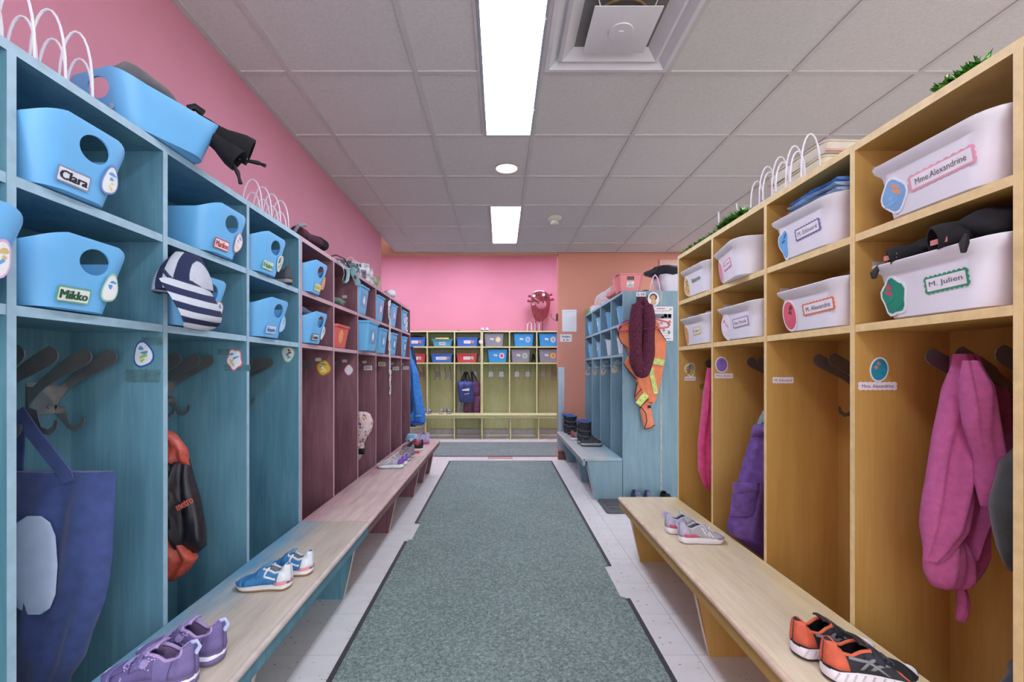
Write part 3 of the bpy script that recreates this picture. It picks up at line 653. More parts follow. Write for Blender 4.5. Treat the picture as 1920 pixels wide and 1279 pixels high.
wbin('white bin with orange name strip and round red sticker', 1.582, Z2, 'M. Alexandre', '#e5835a', '#4b4b52', (0.085, 0.11, '#f1eced', ['#e0697c', '#7a4a40', '#e0697c'], 24, 2, .06), tw=0.15, tx=0.055)
wbin('white bin turned askew with pink sticker and short pink strip', 2.085, Z1, 'Mme. Aryana', '#ee8fb4', '#8a6f7c', (0.055, 0.11, '#f1eced', ['#e58fa9', '#d77896'], 25, 2, .08), rot=radians(-11), tw=0.105, tx=0.01, x=1.145)
wbin('white bin with lilac name strip and white outlined sticker', 2.055, Z2, 'Mme. Marcella', '#b69ac9', '#7d7684', (0.085, 0.12, '#f3f1f3', ['#efe9ee', '#d79ab0'], 26, 3, .08), tw=0.13, tx=0.035)
wbin('white bin with bare lettering and yellow sticker at the end of the honey lockers', 2.505, Z1, 'Béatrice', '#ffffff', '#4d6a4a', (0.075, 0.11, '#eef0ee', ['#e3c264', '#5a7cae', '#dd8560'], 27, 3, .08), wav=False, tw=0.17, tx=0.03)
wbin('white bin with yellow name strip at the end of the honey lockers', 2.505, Z2, 'M. Henri', '#e8cf62', '#6b675c', (0.050, 0.115, '#eef0ee', ['#e59b5c', '#7fa07a'], 28, 3, .1), tw=0.09, tx=0.035)
# rectangular bins in the maroon lockers
PGx = 'rectangular bins in the maroon lockers'
def pbin(label, y, z, mat, W=.215, H=.205, x=-1.105, seed=1, circ=None, rot=0.0):
    T = tub(label, (x, y, z + .001), pi/2 + rot, W, 0.24, H, .82, .014, .006, .014, mat, PGx)
    if circ: decal('round_sticker', ell(0.075, 0.085, 22), front(.24, H, .82, -0.02, H * .5), mk(circ, .4), T)
    else:
        q = decal('clear_pocket', rrect(W * .62, H * .5, .004), front(.24, H, .82, 0.0, H * .5), mk('#6aa6d2', .12, .05, 40), T, .0006)
        sticker(T, front(.24, H, .82, 0.0, H * .5, .0014), 0.055, 0.07, '#8fa6c4', ['#eef0f2', '#cfd9ea'], seed, 6, .07)
    return T
tubL = plastic('#6cbae6', 0.4); tubC = plastic('#e0655c', 0.4)
pbin('coral red open bin with round orange sticker in the maroon lockers', 2.945, Z2, tubC, W=.24, H=.145, circ='#f0a463', x=-1.11)
pbin('light blue bin beside the hanging teal strap, maroon upper shelf', 3.40, Z1, tubL, seed=31)
pbin('large light blue bin jutting out of the maroon lower shelf', 3.435, Z2, tubL, W=.27, H=.215, x=-1.05, seed=32)
pbin('light blue bin in the upper part of the fourth maroon cubby', 3.88, Z1, tubL, seed=33)
pbin('light blue bin directly behind the large jutting one', 3.89, Z2, tubL, W=.235, x=-1.085, seed=34)
pbin('light blue bin behind the paper chain on the maroon upper shelf', 4.375, Z1, tubL, seed=35)
pbin('light blue bin behind the paper chain on the maroon lower shelf', 4.375, Z2, tubL, seed=36)
pbin('light blue bin beside white rolls in the last maroon cubby', 4.85, Z1, tubL, W=.19, seed=37)
pbin('light blue bin under the white rolls in the last maroon cubby', 4.86, Z2, tubL, W=.19, seed=38)
# small bins in the teal lockers by the orange wall
MG = 'small bins in the teal lockers by the orange wall'
M_pale = plastic('#e4e9f2', .4)
for (y, z, c, W_, tg, lb, rot) in [(4.115, Z1, M_tub, .17, '#d9e08a', 'small blue bin with yellow green tag in cubby beside the vest, upper shelf', -10),
        (4.555, Z1, M_tub, .22, '#c05a5a', 'small blue bin with red framed tag on the upper teal shelf', -14), (4.965, Z1, M_tub, .15, '#7ec2b0', 'small blue bin with mint tag on the upper teal shelf', 0),
        (5.482, Z1, M_tub, .26, '#e8e8ea', 'small blue bin with white tag jutting out next to the orange wall', -8), (4.115, Z2, M_pale, .17, '#9aa0a8', 'small white bin with grey tag in cubby beside the vest', -10),
        (4.553, Z2, M_pale, .22, '#d3a0c6', 'small white bin with pink tag on the lower teal shelf', -12), (4.965, Z2, M_tub, .15, '#c08a8a', 'small blue bin with rosy tag on the lower teal shelf', 0),
        (5.455, Z2, M_tub, .22, '#5a5f7a', 'small blue bin with dark framed tag next to the orange wall, lower shelf', -6)]:
    T = tub(lb, (1.155, y, z + .001), -pi/2 + radians(rot), W_, .24, .15, .84, .012, .003, .006, c, MG)
    f = front(.24, .15, .84, -0.02, .085); o = decal('name_tag', rrect(.055, .06, .004), f, mk(tg, .4), T); decal('name_tag_field', rrect(.038, .045, .003), f.turn(0, (0, 0), .0013), M_paper, o, .0003)
# bins in the far lime lockers
FG = 'bins in the lime lockers'
fblue, fred, fgrey, flight, fcyan = plastic('#3f78cf'), plastic('#cf4d4d'), plastic('#8f939d'), plastic('#38a0e0'), plastic('#5fb6dc')
for (lb, x, z, W_, H_, c, tp, kind) in [
        ('royal blue bin with stuff heaped in it, partly behind the blue coat', -1.41, FZ[1], .36, .145, fblue, .90, 'l'),
        ('turquoise bin with yellow handle bar on the lime shelf', -.955, FZ[1], .345, .115, fcyan, .80, 'c'),
        ('royal blue bin with white tag above the navy bag', -.545, FZ[1], .36, .145, fblue, .91, 'l'),
        ('red bin partly hidden by the blue coat sleeve', -1.41, FZ[2], .36, .14, fred, .90, 'l'),
        ('royal blue bin with wide white tag below the turquoise one', -.965, FZ[2], .355, .14, fblue, .88, 'w'),
        ('red bin with white tag directly above the navy bag hooks', -.553, FZ[2], .35, .145, fred, .87, 'l'),
        ('tall grey bin with yellow faced sticker on the upper lime shelf', -.104, FZ[1], .33, .215, fgrey, .88, 'r:#e8dca0'),
        ('tall sky blue bin with blue round sticker, upper lime shelf', .385, FZ[1], .335, .215, flight, .87, 'r:#a9d4f2'),
        ('tall sky blue bin with beige oval sticker, next to the orange wall', .80, FZ[1], .335, .215, flight, .88, 'r:#e5d5bd'),
        ('tall sky blue bin with red and white round sticker, lower lime shelf', -.045, FZ[2], .33, .215, flight, .85, 'r:#f0dfe2'),
        ('tall grey bin with green oval sticker beside a black shoe', .336, FZ[2], .322, .215, fgrey, .88, 'r:#bcd9b4'),
        ('tall grey bin with yellow round sticker, next to the orange wall', .80, FZ[2], .335, .215, fgrey, .88, 'r:#efc35e')]:
    T = tub(lb, (x, 7.65 + .155, z + .001), 0, W_, .26, H_, tp, .02, .007, .012, c, FG)
    if kind == 'c':
        f = front(.26, H_, tp, 0, H_ * .42); o = decal('name_tag', rrect(.105, .045, .004), f, M_paper, T); [decal('print_mark', rrect(.010, .012, .001), f.turn(0, (-.033 + .0132 * k, 0), .0013), mk('#6d7078', .6), o, .0002) for k in range(6)]
        MB().tube([(-.11, -.137, H_ + .012), (.11, -.137, H_ + .012)], .014, 8).build('handle_bar', mk('#d8cf74', .4), T)
    elif kind in 'lw':
        w = .17 if kind == 'w' else .11
        f = front(.26, H_, tp, .0 if kind == 'l' else -.01, H_ * .5); o = decal('name_tag', rrect(w, .05, .004), f, M_paper, T); [decal('print_mark', rrect(.009, .010, .001), f.turn(0, (-w * .33 + .0135 * k, 0), .0013), mk('#a3a3b0', .6), o, .0002) for k in range(int(w * .66 / .0135) + 1)]
        decal('picture_tag', rrect(.052, .055, .004), f.turn(0, (w / 2 + .03, 0)), mk('#b9b29c' if c is not fblue else '#b08a7a', .5, .35, 60), T)
    else:
        f = front(.26, H_, tp, -.035, H_ * .56).turn(-.15); o = decal('name_tag', rrect(.058, .03, .003), f, M_paper, T); decal('name_tag_print', rrect(.04, .006, .001), f.turn(0, (0, 0), .0013), mk('#8a8a92', .6), o, .0002)
        f = front(.26, H_, tp, .07, H_ * .52); o = decal('round_sticker', ell(.085, .095, 24), f, mk(kind[2:], .4), T); decal('sticker_print', blob(.045, .055, 16, 4, .12, len(lb) % 9), f.turn(0, (0, 0), .0013), mk({'r:#f0dfe2': '#d0465a', 'r:#efc35e': '#dd8a4a', 'r:#e8dca0': '#f0eecb'}.get(kind, '#8cb6cf'), .4), o, .0003)

# ------------------------------------------------------------------ stickers and tape on the dividers
def divframe(unit, y, face, dx, z):
    """frame on the camera-facing side of a divider at world Y = y; dx from the front edge inwards"""
    if unit is L_blue or unit is L_purp: return Fr((y - .0105, dx, z), (0, -1, 0), (0, 0, 1))     # local coordinates
    return Fr((-y + .0105, dx, z), (0, 1, 0), (0, 0, 1))
def stick_on(unit, y, u, v, w, h, border, fills, seed, X, sgn, lobes=3, amp=.1):
    Yc = y - 0.0105; p = PY(u, v, Yc); f = divframe(unit, y, 0, abs(p.x) - X, p.z); return sticker(unit, f, w, h, border, fills, seed, lobes, amp)
stick_on(L_blue, LB[2], 269, 665, .060, .078, '#3a5fa8', ['#e8eef2', '#5b9cd6', '#a8c46a'], 41, 1.0, 1)
stick_on(L_blue, LB[3], 440, 674, .062, .085, '#d9788c', ['#eef0f2', '#5b9cd6', '#d9c58a'], 42, 1.0, 1, 5, .12)
stick_on(L_blue, LB[4], 540, 664, .064, .078, '#8fc79a', ['#e8ebe6', '#7a4638', '#5b9cd6'], 43, 1.0, 1)
stick_on(L_purp, LP[1], 607, 690, .085, .09, '#b98a2e', ['#e2b94e', '#4b82b8', '#f0e6a8'], 44, 1.0, 1, 4, .06)
stick_on(L_purp, LP[2], 654, 694, .062, .075, '#d67a8e', ['#f0eef0', '#e5dfe6'], 45, 1.0, 1, 4, .06)
for i, (u, v, c) in enumerate(((690, 690, '#b9a6ae'), (716, 683, '#c9b27a'), (742, 691, '#aab3b8'), (761, 690, '#c9b6bc'))):
    y = LP[3 + i]; p = PY(u, v, y - .0105); fr = divframe(L_purp, y, 0, abs(p.x) - 1.0, p.z)
    o = decal('name_tag', rrect(.065, .035, .003), fr, M_paper, L_purp); decal('name_tag_field', rrect(.055, .026, .003), fr.turn(0, (0, 0), .0013), mk(c, .5), o, .0003)
stick_on(L_yel, RY[0], 1294, 693, .062, .080, '#f0eeea', ['#b5b45a', '#5a72b0', '#b9574e'], 46, 1.05, -1)
stick_on(L_yel, RY[1], 1353, 684, .060, .082, '#f0eef2', ['#8d6fb5', '#7d5fa8'], 47, 1.05, -1, 2, .05)
stick_on(L_yel, RY[2] + .004, 1467, 685, .012, .014, '#2f74b0', ['#2f74b0'], 48, 1.05, -1)
stick_on(L_yel, RY[3], 1648, 693, .055, .075, '#f0eef0', ['#2f93ad', '#c98a66', '#2f93ad'], 49, 1.05, -1, 2, .05)
for y, u, v, w, s in ((RY[0], 1294, 710, .062, 'Béatrice'), (RY[1], 1357, 705, .088, 'Mme. Aryana'), (RY[2], 1468, 713, .080, 'M. Edouard'), (RY[3], 1645, 724, .112, 'Mme. Alexandrine')):
    p = PY(u, v, y - .0105); fr = divframe(L_yel, y, 0, abs(p.x) - 1.05, p.z); o = decal('name_strip', wavy(w, .022, 8, 2, .002), fr, mk('#efe6e8', .5), L_yel)
    lettering(s, fr.turn(0, (0, 0), .0013), w * .84, .010, mk('#5a3a4e', .6), o)
for y, u, v, c in ((RY[0], 1317, 725, '#8a7a34'), (RY[1], 1393, 731, '#c9a24a')):
    p = PY(u, v, y - .0105); fr = divframe(L_yel, y, 0, abs(p.x) - 1.05, p.z); decal('clear_dot', ell(.034, .036), fr, mk(c, .15), L_yel, .0008)
for i, (u, v, c) in enumerate(((1150, 693, '#d8c98a'), (1131, 697, '#c9a6b8'), (1114, 698, '#b9a08e'), (1101, 699, '#c3cbd2'))):
    y = BY[3 - i]; p = PY(u, v, y - .0105); fr = divframe(L_mid, y, 0, min(.2, max(.03, abs(p.x) - 1.045)), p.z); sticker(L_mid, fr, .055, .075, c, ['#d9c0a8', '#7a5a4e'], 50 + i)
    decal('label_strip', rrect(.10, .022, .002), fr.turn(0, (0.05, .06)), mk('#b4c4c8', .5), L_mid)
# brown tape residue on the teal dividers
for y, u, v, w, h in ((LB[2], 268, 705, .10, .05), (LB[2], 285, 640, .06, .03), (LB[3], 445, 690, .10, .03), (LB[3], 425, 660, .07, .03)):
    p = PY(u, v, y - .0105); decal('tape_mark', wavy(w, h * .7, 6, 2, .003), divframe(L_blue, y, 0, abs(p.x) - 1.0, p.z), mk('#527a80', .6, .12, 50), L_blue, .0002)

# ------------------------------------------------------------------ shoes
def lerp_tab(tab, t):
    for i in range(len(tab) - 1):
        a, b_ = tab[i], tab[i + 1]
        if t <= b_[0]:
            k = (t - a[0]) / (b_[0] - a[0]); k = k * k * (3 - 2 * k) * .4 + k * .6; return a[1] + (b_[1] - a[1]) * k
    return tab[-1][1]
def ct(i): return .5 - .5 * cos(pi * i)
class Last:
    """shape of a low shoe: heel at +y, toe at -y"""
    def __init__(s, L=.195, W=.075, side=1, sole=.022, h=1.0, high=0.0):
        s.L, s.W, s.side, s.sole, s.hh, s.high = L, W, side, sole, h, high
        s.wt = [(0, .72), (.10, .76), (.25, .78), (.42, .78), (.58, .88), (.74, 1.0), (.85, .98), (.93, .93), (1, .88)]
        s.ht = [(0, .36 + high), (.05, .365 + high), (.14, .31 + high), (.25, .285 + high), (.36, .34 + high), (.42, .355 + high * .8), (.50, .31 + high * .3), (.62, .235), (.75, .175), (.88, .135), (.96, .10), (1, .075)]
    def hw(s, t):
        e = sqrt(max(0.0004, 1 - max(0, 1 - t / .11) ** 2)) * sqrt(max(0.0004, 1 - max(0, 1 - (1 - t) / .22) ** 2.2))
        return lerp_tab(s.wt, t) * s.W / 2 * e
    def cx(s, t): return s.side * .10 * s.W * sin(pi * max(0, t - .3) / .7) if t > .3 else 0
    def y(s, t): return s.L * (.5 - t)
    def bottom(s, t): return .010 * max(0, (t - .78) / .22) ** 2 + .004 * max(0, (.1 - t) / .1)
    def ztop(s, t): return s.bottom(t) + s.sole * (1.0 if t < .5 else 1.0 - .35 * (t - .5) / .5)
    def p(s, t, a, off=0.0):
        """point of the upper: a from 0 (inner side) to 1 (outer side)"""
        t = min(1, max(0, t)); an = pi * a; c, sn = cos(an), sin(an)
        rear = max(0.0, min(1.0, (.5 - t) / .25)); ex = .42 + .28 * (1 - rear); ez = .75
        zt = s.ztop(t) - .003; h = lerp_tab(s.ht, t) * s.L * s.hh
        w = s.hw(t) * .96 + off; x = (1 if c >= 0 else -1) * abs(c) ** ex * w * (1 - .10 * sn * rear)
        z = zt + (h - zt + off) * abs(sn) ** ez
        yy = s.y(t) + (off if t < .02 else (-off if t > .97 else 0))
        lean = .02 * s.L * sn if t < .08 else 0
        return Vector((s.cx(t) + x, yy - lean, z))
def shoe(label, loc, rz, group, L=.195, W=.076, side=1, sole=.022, h=1.18, up='#888', toe=None, heel=None, tongue=None, lining='#555', mid='#f2f2f2', out='#333', strap=None, lace=None, marks=(), tab=None, collar=None, mid2=None, high=0.0, panel=None, zig=False):
    T = thing('shoe', label, 'shoe', loc, rz, group); S_ = Last(L, W, side, sole, h, high); fab = lambda c: mk(c, .75, .06, 40, .25)
    op = lambda t, a: .07 < t < .44 and .30 < a < .70
    m = MB(); m.grid(lambda i, j: S_.p(ct(i), j), 36, 20, 0, lambda i, j: op(ct(i), j)); m.build('upper', fab(up), T, smooth=60, fix=False, solid=.003)
    # lining and insole
    m = MB(); m.grid(lambda i, j: S_.p(.04 + i * .45, .05 + j * .9, -.005), 14, 18, 0, lambda i, j: op(.04 + i * .45, .05 + j * .9)); m.build('lining', fab(lining), T, smooth=60, fix=False)
    m = MB(); m.grid(lambda i, j: Vector((S_.cx(.05 + i * .5) + (j - .5) * 1.7 * S_.hw(.05 + i * .5), S_.y(.05 + i * .5), S_.ztop(.2) + .004)), 8, 4); m.build('insole', fab(lining), T, smooth=60)
    rim = [S_.p(.07 + .37 * k / 14, .30) for k in range(15)] + [S_.p(.44, .30 + .4 * k / 6) for k in range(1, 6)] + [S_.p(.44 - .37 * k / 14, .70) for k in range(15)] + [S_.p(.07, .70 - .4 * k / 6) for k in range(1, 6)]
    MB().tube(rim, .0042, 6, 0, True).build('collar', fab(collar or up), T, smooth=70)
    # sole
    def outl(z0, grow, f=None):
        N = 26; pts = []
        for k in range(N + 1): pts.append((ct(k / N), 1))
        for k in range(N - 1, 0, -1): pts.append((ct(k / N), -1))
        return [(S_.cx(t) + sd * (S_.hw(t) + grow), S_.y(t) + (grow if t == 0 else (-grow if t == 1 else 0)), z0(t)) for t, sd in pts]
    MB().loft([outl(lambda t: S_.bottom(t) + .0005, -.004), outl(lambda t: S_.bottom(t) + .002, .001), outl(lambda t: S_.bottom(t) + .006, .0015)]).build('outsole', mk(out, .6), T, smooth=50)
    z1 = lambda t: S_.bottom(t) + .006
    zm = lambda t: S_.bottom(t) + .006 + (S_.ztop(t) - S_.bottom(t) - .006) * .5
    rg = [outl(z1, .001), outl(lambda t: z1(t) + .003, .003), outl(zm, .003), outl(lambda t: S_.ztop(t) - .002, .0022), outl(lambda t: S_.ztop(t) + .001, -.001)]
    MB().loft(rg, [0, 0, 1, 1] if mid2 else 0).build('midsole', [mk(mid, .5), mk(mid2 or mid, .5)], T, smooth=50)
    if zig:
        for k in range(9):
            for sd in (1, -1):
                t = .05 + .09 * k; MB().tube([(S_.cx(t) + sd * (S_.hw(t) + .0035), S_.y(t), z1(t) + .002), (S_.cx(t + .04) + sd * (S_.hw(t + .04) + .0035), S_.y(t + .04), S_.ztop(t) - .003)], .0022, 5).build('sole_groove', mk('#d5d5da', .5), T)
    def patch(name, c, t0, t1, a0, a1, off=.0022, nu=8, nv=8, f=None):
        f = f or (lambda i, j: (t0 + (t1 - t0) * i, a0 + (a1 - a0) * j))
        return MB().grid(lambda i, j: S_.p(*f(i, j), off), nu, nv).build(name, fab(c), T, smooth=60, fix=False, solid=.0018)
    if toe: patch('toe_cap', toe, .80, .995, .02, .98, .002, 12, 14, lambda i, j: ((.80 + .05 * (1 - abs(2 * j - 1))) + (.995 - .80 - .05 * (1 - abs(2 * j - 1))) * i, .02 + .96 * j))
    if panel:
        for sd in (0, 1): patch('side_panel', panel, .40, .80, .0, .0, .0018, 8, 6, lambda i, j: (.36 + .42 * i, (.02 + (.30 - .10 * i) * j) if sd == 0 else 1 - (.02 + (.30 - .10 * i) * j)))
    if heel:
        for sd in (0, 1): patch('heel_counter', heel, 0, .2, 0, .3, .002, 12, 8, lambda i, j: ((.21 - .07 * j) * i ** 1.6, (.02 + .40 * j) if sd == 0 else .98 - .40 * j))
    if tongue: MB().grid(lambda i, j: S_.p(.40 + .12 * i, .36 + .28 * j, .003) + Vector((0, .014 * (1 - i), .006 * (1 - i))), 6, 6).build('tongue', fab(tongue), T, smooth=60, fix=False, solid=.005)
    if strap:
        for (t0, t1) in strap[1]: patch('strap', strap[0], t0, t1, .14, .86, .0045, 4, 16)
    if lace:
        for k in range(5):
            t = .47 + .05 * k; MB().tube([S_.p(t + .018 * sin(j * 1.6), .34 + .32 * j / 6, .0035) for j in range(7)], .0028, 5).build('lace', mk(lace, .8), T)
    for (c, corners) in marks:                     # coloured strips: four (t, a) corners on the outer side, mirrored inside
        (ta, aa), (tb, ab), (tc, ac), (td, ad) = corners
        for sd in (0, 1):
            def f(i, j):
                t = (ta * (1 - i) + tb * i) * (1 - j) + (td * (1 - i) + tc * i) * j; a = (aa * (1 - i) + ab * i) * (1 - j) + (ad * (1 - i) + ac * i) * j
                return (t, a if sd else 1 - a)
            patch('side_stripe', c, 0, 0, 0, 0, .0036, 4, 3, f)
    if tab: MB().tube([(0, S_.y(0) + .001, S_.p(.02, .5).z - .022), (0, S_.y(0) + .012, S_.p(.02, .5).z - .004), (0, S_.y(0) + .004, S_.p(.02, .5).z + .008), (0, S_.y(0) - .010, S_.p(.02, .5).z + .003)], .005, 6, 0, False, .35).build('pull_tab', fab(tab), T)
    return T
HL, HR = -pi/2, pi/2       # toes towards -X, towards +X
zb = 0.3512
# lilac pair
kw = dict(L=.225, W=.084, sole=.026, h=1.22, up='#7c70a6', toe='#8a78b4', heel='#75699a', tongue='#a893c4', lining='#a88fb8', mid='#7d72a0', mid2='#eceaf4', out='#6d6390', strap=('#6f6698', [(.47, .58)]), lace='#a79bd2', collar='#b59ccb', tab='#b9c3e4', panel='#6b5f92')
for lb, x, y, r, sd in (('lilac strap sneaker nearer the corridor end of the teal bench', -.845, 1.128, -4, 1), ('lilac strap sneaker tucked behind its twin on the teal bench', -.835, 1.222, -2, -1)):
    T = shoe(lb, (x, y, zb), HL + radians(r), 'lilac strap sneakers', side=sd, **kw); S_ = Last(.225, .084, sd, .026, 1.22)
    for k in range(26):
        rr = random.Random(k); t, a = rr.uniform(.30, .66), rr.uniform(.08, .30)
        for s in (a, 1 - a): MB().tube([S_.p(t, s, .004), S_.p(t + .012, s + .004, .004)], .0016, 5).build('printed_dot', mk('#cdb6e0', .6), T)
    for s in (.18, .82): MB().lathe([(.011, 0), (.010, .001), (0, .0012)], 16).build('printed_patch', mk('#a996c6', .5), T).matrix_local = Matrix.Translation(S_.p(.44, s, .004)) @ S_.p(.44, s, .02).__sub__(S_.p(.44, s, 0)).to_track_quat('Z', 'Y').to_matrix().to_4x4()
# blue suede pair
kw = dict(L=.190, W=.078, sole=.021, up='#3b7fb4', toe='#4088bd', heel='#e9ebef', tongue='#5a92be', lining='#c9ccd2', mid='#f0eef0', mid2='#d9d8d8', out='#b58a62', strap=('#3a7bb0', [(.47, .56)]), collar='#cfd5da', panel='#3c82b8',
          marks=[('#f2f2f4', [(.40, .88), (.43, .88), (.36, .62), (.33, .62)]), ('#f2f2f4', [(.22, .92), (.42, .90), (.42, .86), (.22, .88)]), ('#ef9aa2', [(0, .998), (.24, .998), (.24, .965), (0, .955)])])
shoe('blue suede sneaker with white heel set in front of its twin', (-.824, 1.63, zb), HL + radians(-2), 'blue suede sneakers', side=1, **kw)
shoe('blue suede sneaker with white heel half behind its twin', (-.795, 1.735, zb), HL + radians(6), 'blue suede sneakers', side=-1, **kw)
# grey and purple pair
kw = dict(L=.205, W=.076, sole=.028, up='#cbc5cb', toe='#c4bbc2', heel='#8058b8', tongue='#dcd8dc', lining='#d9d4da', mid='#f4f3f6', mid2='#eceaf0', out='#9fd0c8', lace='#f2f0f2', panel='#bdb7bd', tab='#b99bd6',
          marks=[('#e9e7ea', [(.56, .95), (.59, .95), (.52, .76), (.49, .76)]), ('#e9e7ea', [(.50, .95), (.53, .95), (.46, .76), (.43, .76)])])
shoe('grey sneaker with purple heel and white sole in front on maroon bench', (-.85, 3.61, zb), HL + radians(-3), 'grey sneakers with purple heels', side=1, **kw)
shoe('grey sneaker with purple heel hidden behind its twin', (-.845, 3.72, zb), HL + radians(3), 'grey sneakers with purple heels', side=-1, **kw)
# silver ankle boots
kw = dict(L=.185, W=.072, sole=.020, up='#9a8f94', toe='#a8999a', heel='#8d8a92', tongue='#777077', lining='#5a5056', mid='#d9d8dc', out='#8d8a8a', lace='#e4e2e6', high=.14, panel='#b59a8c')
shoe('silver lace-up ankle boot behind the grey sneakers', (-.835, 3.90, zb), HL + radians(-2), 'silver ankle boots', side=1, **kw)
shoe('silver lace-up ankle boot next to the coral strap', (-.835, 4.02, zb), HL + radians(4), 'silver ankle boots', side=-1, **kw)
# black and red
kw = dict(L=.20, W=.076, sole=.024, up='#26262a', toe='#1d1d21', heel='#2b2629', tongue='#3a3a40', lining='#2a2a2e', mid='#eceaec', out='#c9c6c8', strap=('#3c3c42', [(.46, .54), (.57, .64)]), collar='#d3555c', marks=[('#d95c5f', [(.18, .80), (.36, .74), (.36, .68), (.18, .74)])])
shoe('black strap sneaker with red trim facing the maroon lockers', (-.825, 4.36, zb), HL, 'black red trimmed sneakers', side=1, **kw)
shoe('black strap sneaker with red trim behind its twin', (-.84, 4.47, zb), HL + radians(3), 'black red trimmed sneakers', side=-1, **kw)
# pink soled pair
kw = dict(L=.205, W=.078, sole=.030, up='#c9c4e2', toe='#d9d6ea', heel='#b9b6de', tongue='#b97fd0', lining='#a868c4', mid='#c45a9a', mid2='#cf74a8', out='#c45a9a', lace='#e4e0f0', tab='#c79ad8', panel='#9fb0d8', marks=[('#d9c9a0', [(.52, .9), (.6, .9), (.58, .78), (.5, .78)])])
shoe('pale lilac sneaker with thick pink sole near bench end', (-.83, 4.78, zb), HL + radians(-4), 'pink soled sneakers', side=1, **kw)
shoe('pale lilac sneaker with thick pink sole touching the lockers', (-.86, 4.89, zb), HL + radians(8), 'pink soled sneakers', side=-1, **kw)
tag(origin(MB().tube([(-.80, 4.215, .3565), (-.775, 4.215, .361), (-.755, 4.218, .364), (-.73, 4.218, .358)], [.006, .012, .012, .008], 8, 0, False, .6).build('strap_tab', mk('#dc5a56', .6)), (-.77, 4.215, .351)), 'small coral red strap lying on the maroon bench', 'strap')
tag(origin(MB().loft([[(-.955 + (.07 - .03 * k) * cos(a * pi / 10), 5.0 + (.04 - .02 * k) * sin(a * pi / 10), .3515 + .07 * sin(k * 1.4)) for a in range(20)] for k in (0, .3, .6, .9, 1.1)]).build('sun_hat', cloth('#8fc9e0')), (-.955, 5.0, .3512)), 'pale turquoise sun hat at the end of the maroon bench', 'hat')
# grey and pink pair on the honey bench
kw = dict(L=.203, W=.076, sole=.027, up='#b3b4b9', toe='#aeafb4', heel='#c3bfd2', tongue='#c5c7cc', lining='#9fa2aa', mid='#f4f2f4', out='#e6e4e8', strap=('#c3c5ca', [(.47, .55)]), lace='#d4d6da', collar='#c5c8ce', tab='#b6b9dc',
          marks=[('#f6f5f7', [(.50 + .07 * k, .95), (.535 + .07 * k, .95), (.45 + .07 * k, .76), (.415 + .07 * k, .76)]) for k in range(3)] + [('#d9657e', [(.06, .985), (.40, .985), (.30, .93), (.06, .93)]), ('#d9657e', [(.74, .985), (.95, .985), (.92, .90), (.78, .93)])])
shoe('grey sneaker with pink trim and white stripes in front on honey bench', (.888, 2.06, zb), HR + radians(4), 'grey pink sneakers', side=-1, **kw)
shoe('grey sneaker with pink trim tucked behind its twin on honey bench', (.872, 2.17, zb), HR + radians(-4), 'grey pink sneakers', side=1, **kw)
# black and orange pair
kw = dict(L=.212, W=.083, sole=.032, h=1.22, up='#2c2e33', toe='#24262b', heel='#dd6b4c', tongue='#2a2c31', lining='#26262a', mid='#f1f0f3', out='#2c2c30', strap=('#33363c', [(.46, .55)]), lace='#43464c', collar='#e2714f', panel='#303238', zig=True,
          marks=[('#8b9196', [(.30, .96), (.345, .96), (.52, .78), (.475, .78)]), ('#8b9196', [(.40, .96), (.445, .96), (.62, .78), (.575, .78)]), ('#8b9196', [(.20, .80), (.56, .97), (.60, .97), (.20, .74)]), ('#e2714f', [(.66, .80), (.70, .80), (.80, .97), (.78, .97)])])
shoe('black and orange running shoe in front of its twin on honey bench', (.903, 1.145, zb), HR + radians(-4), 'black orange running shoes', side=-1, **kw)
shoe('black and orange running shoe standing behind its twin', (.885, 1.245, zb), HR + radians(2), 'black orange running shoes', side=1, **kw)

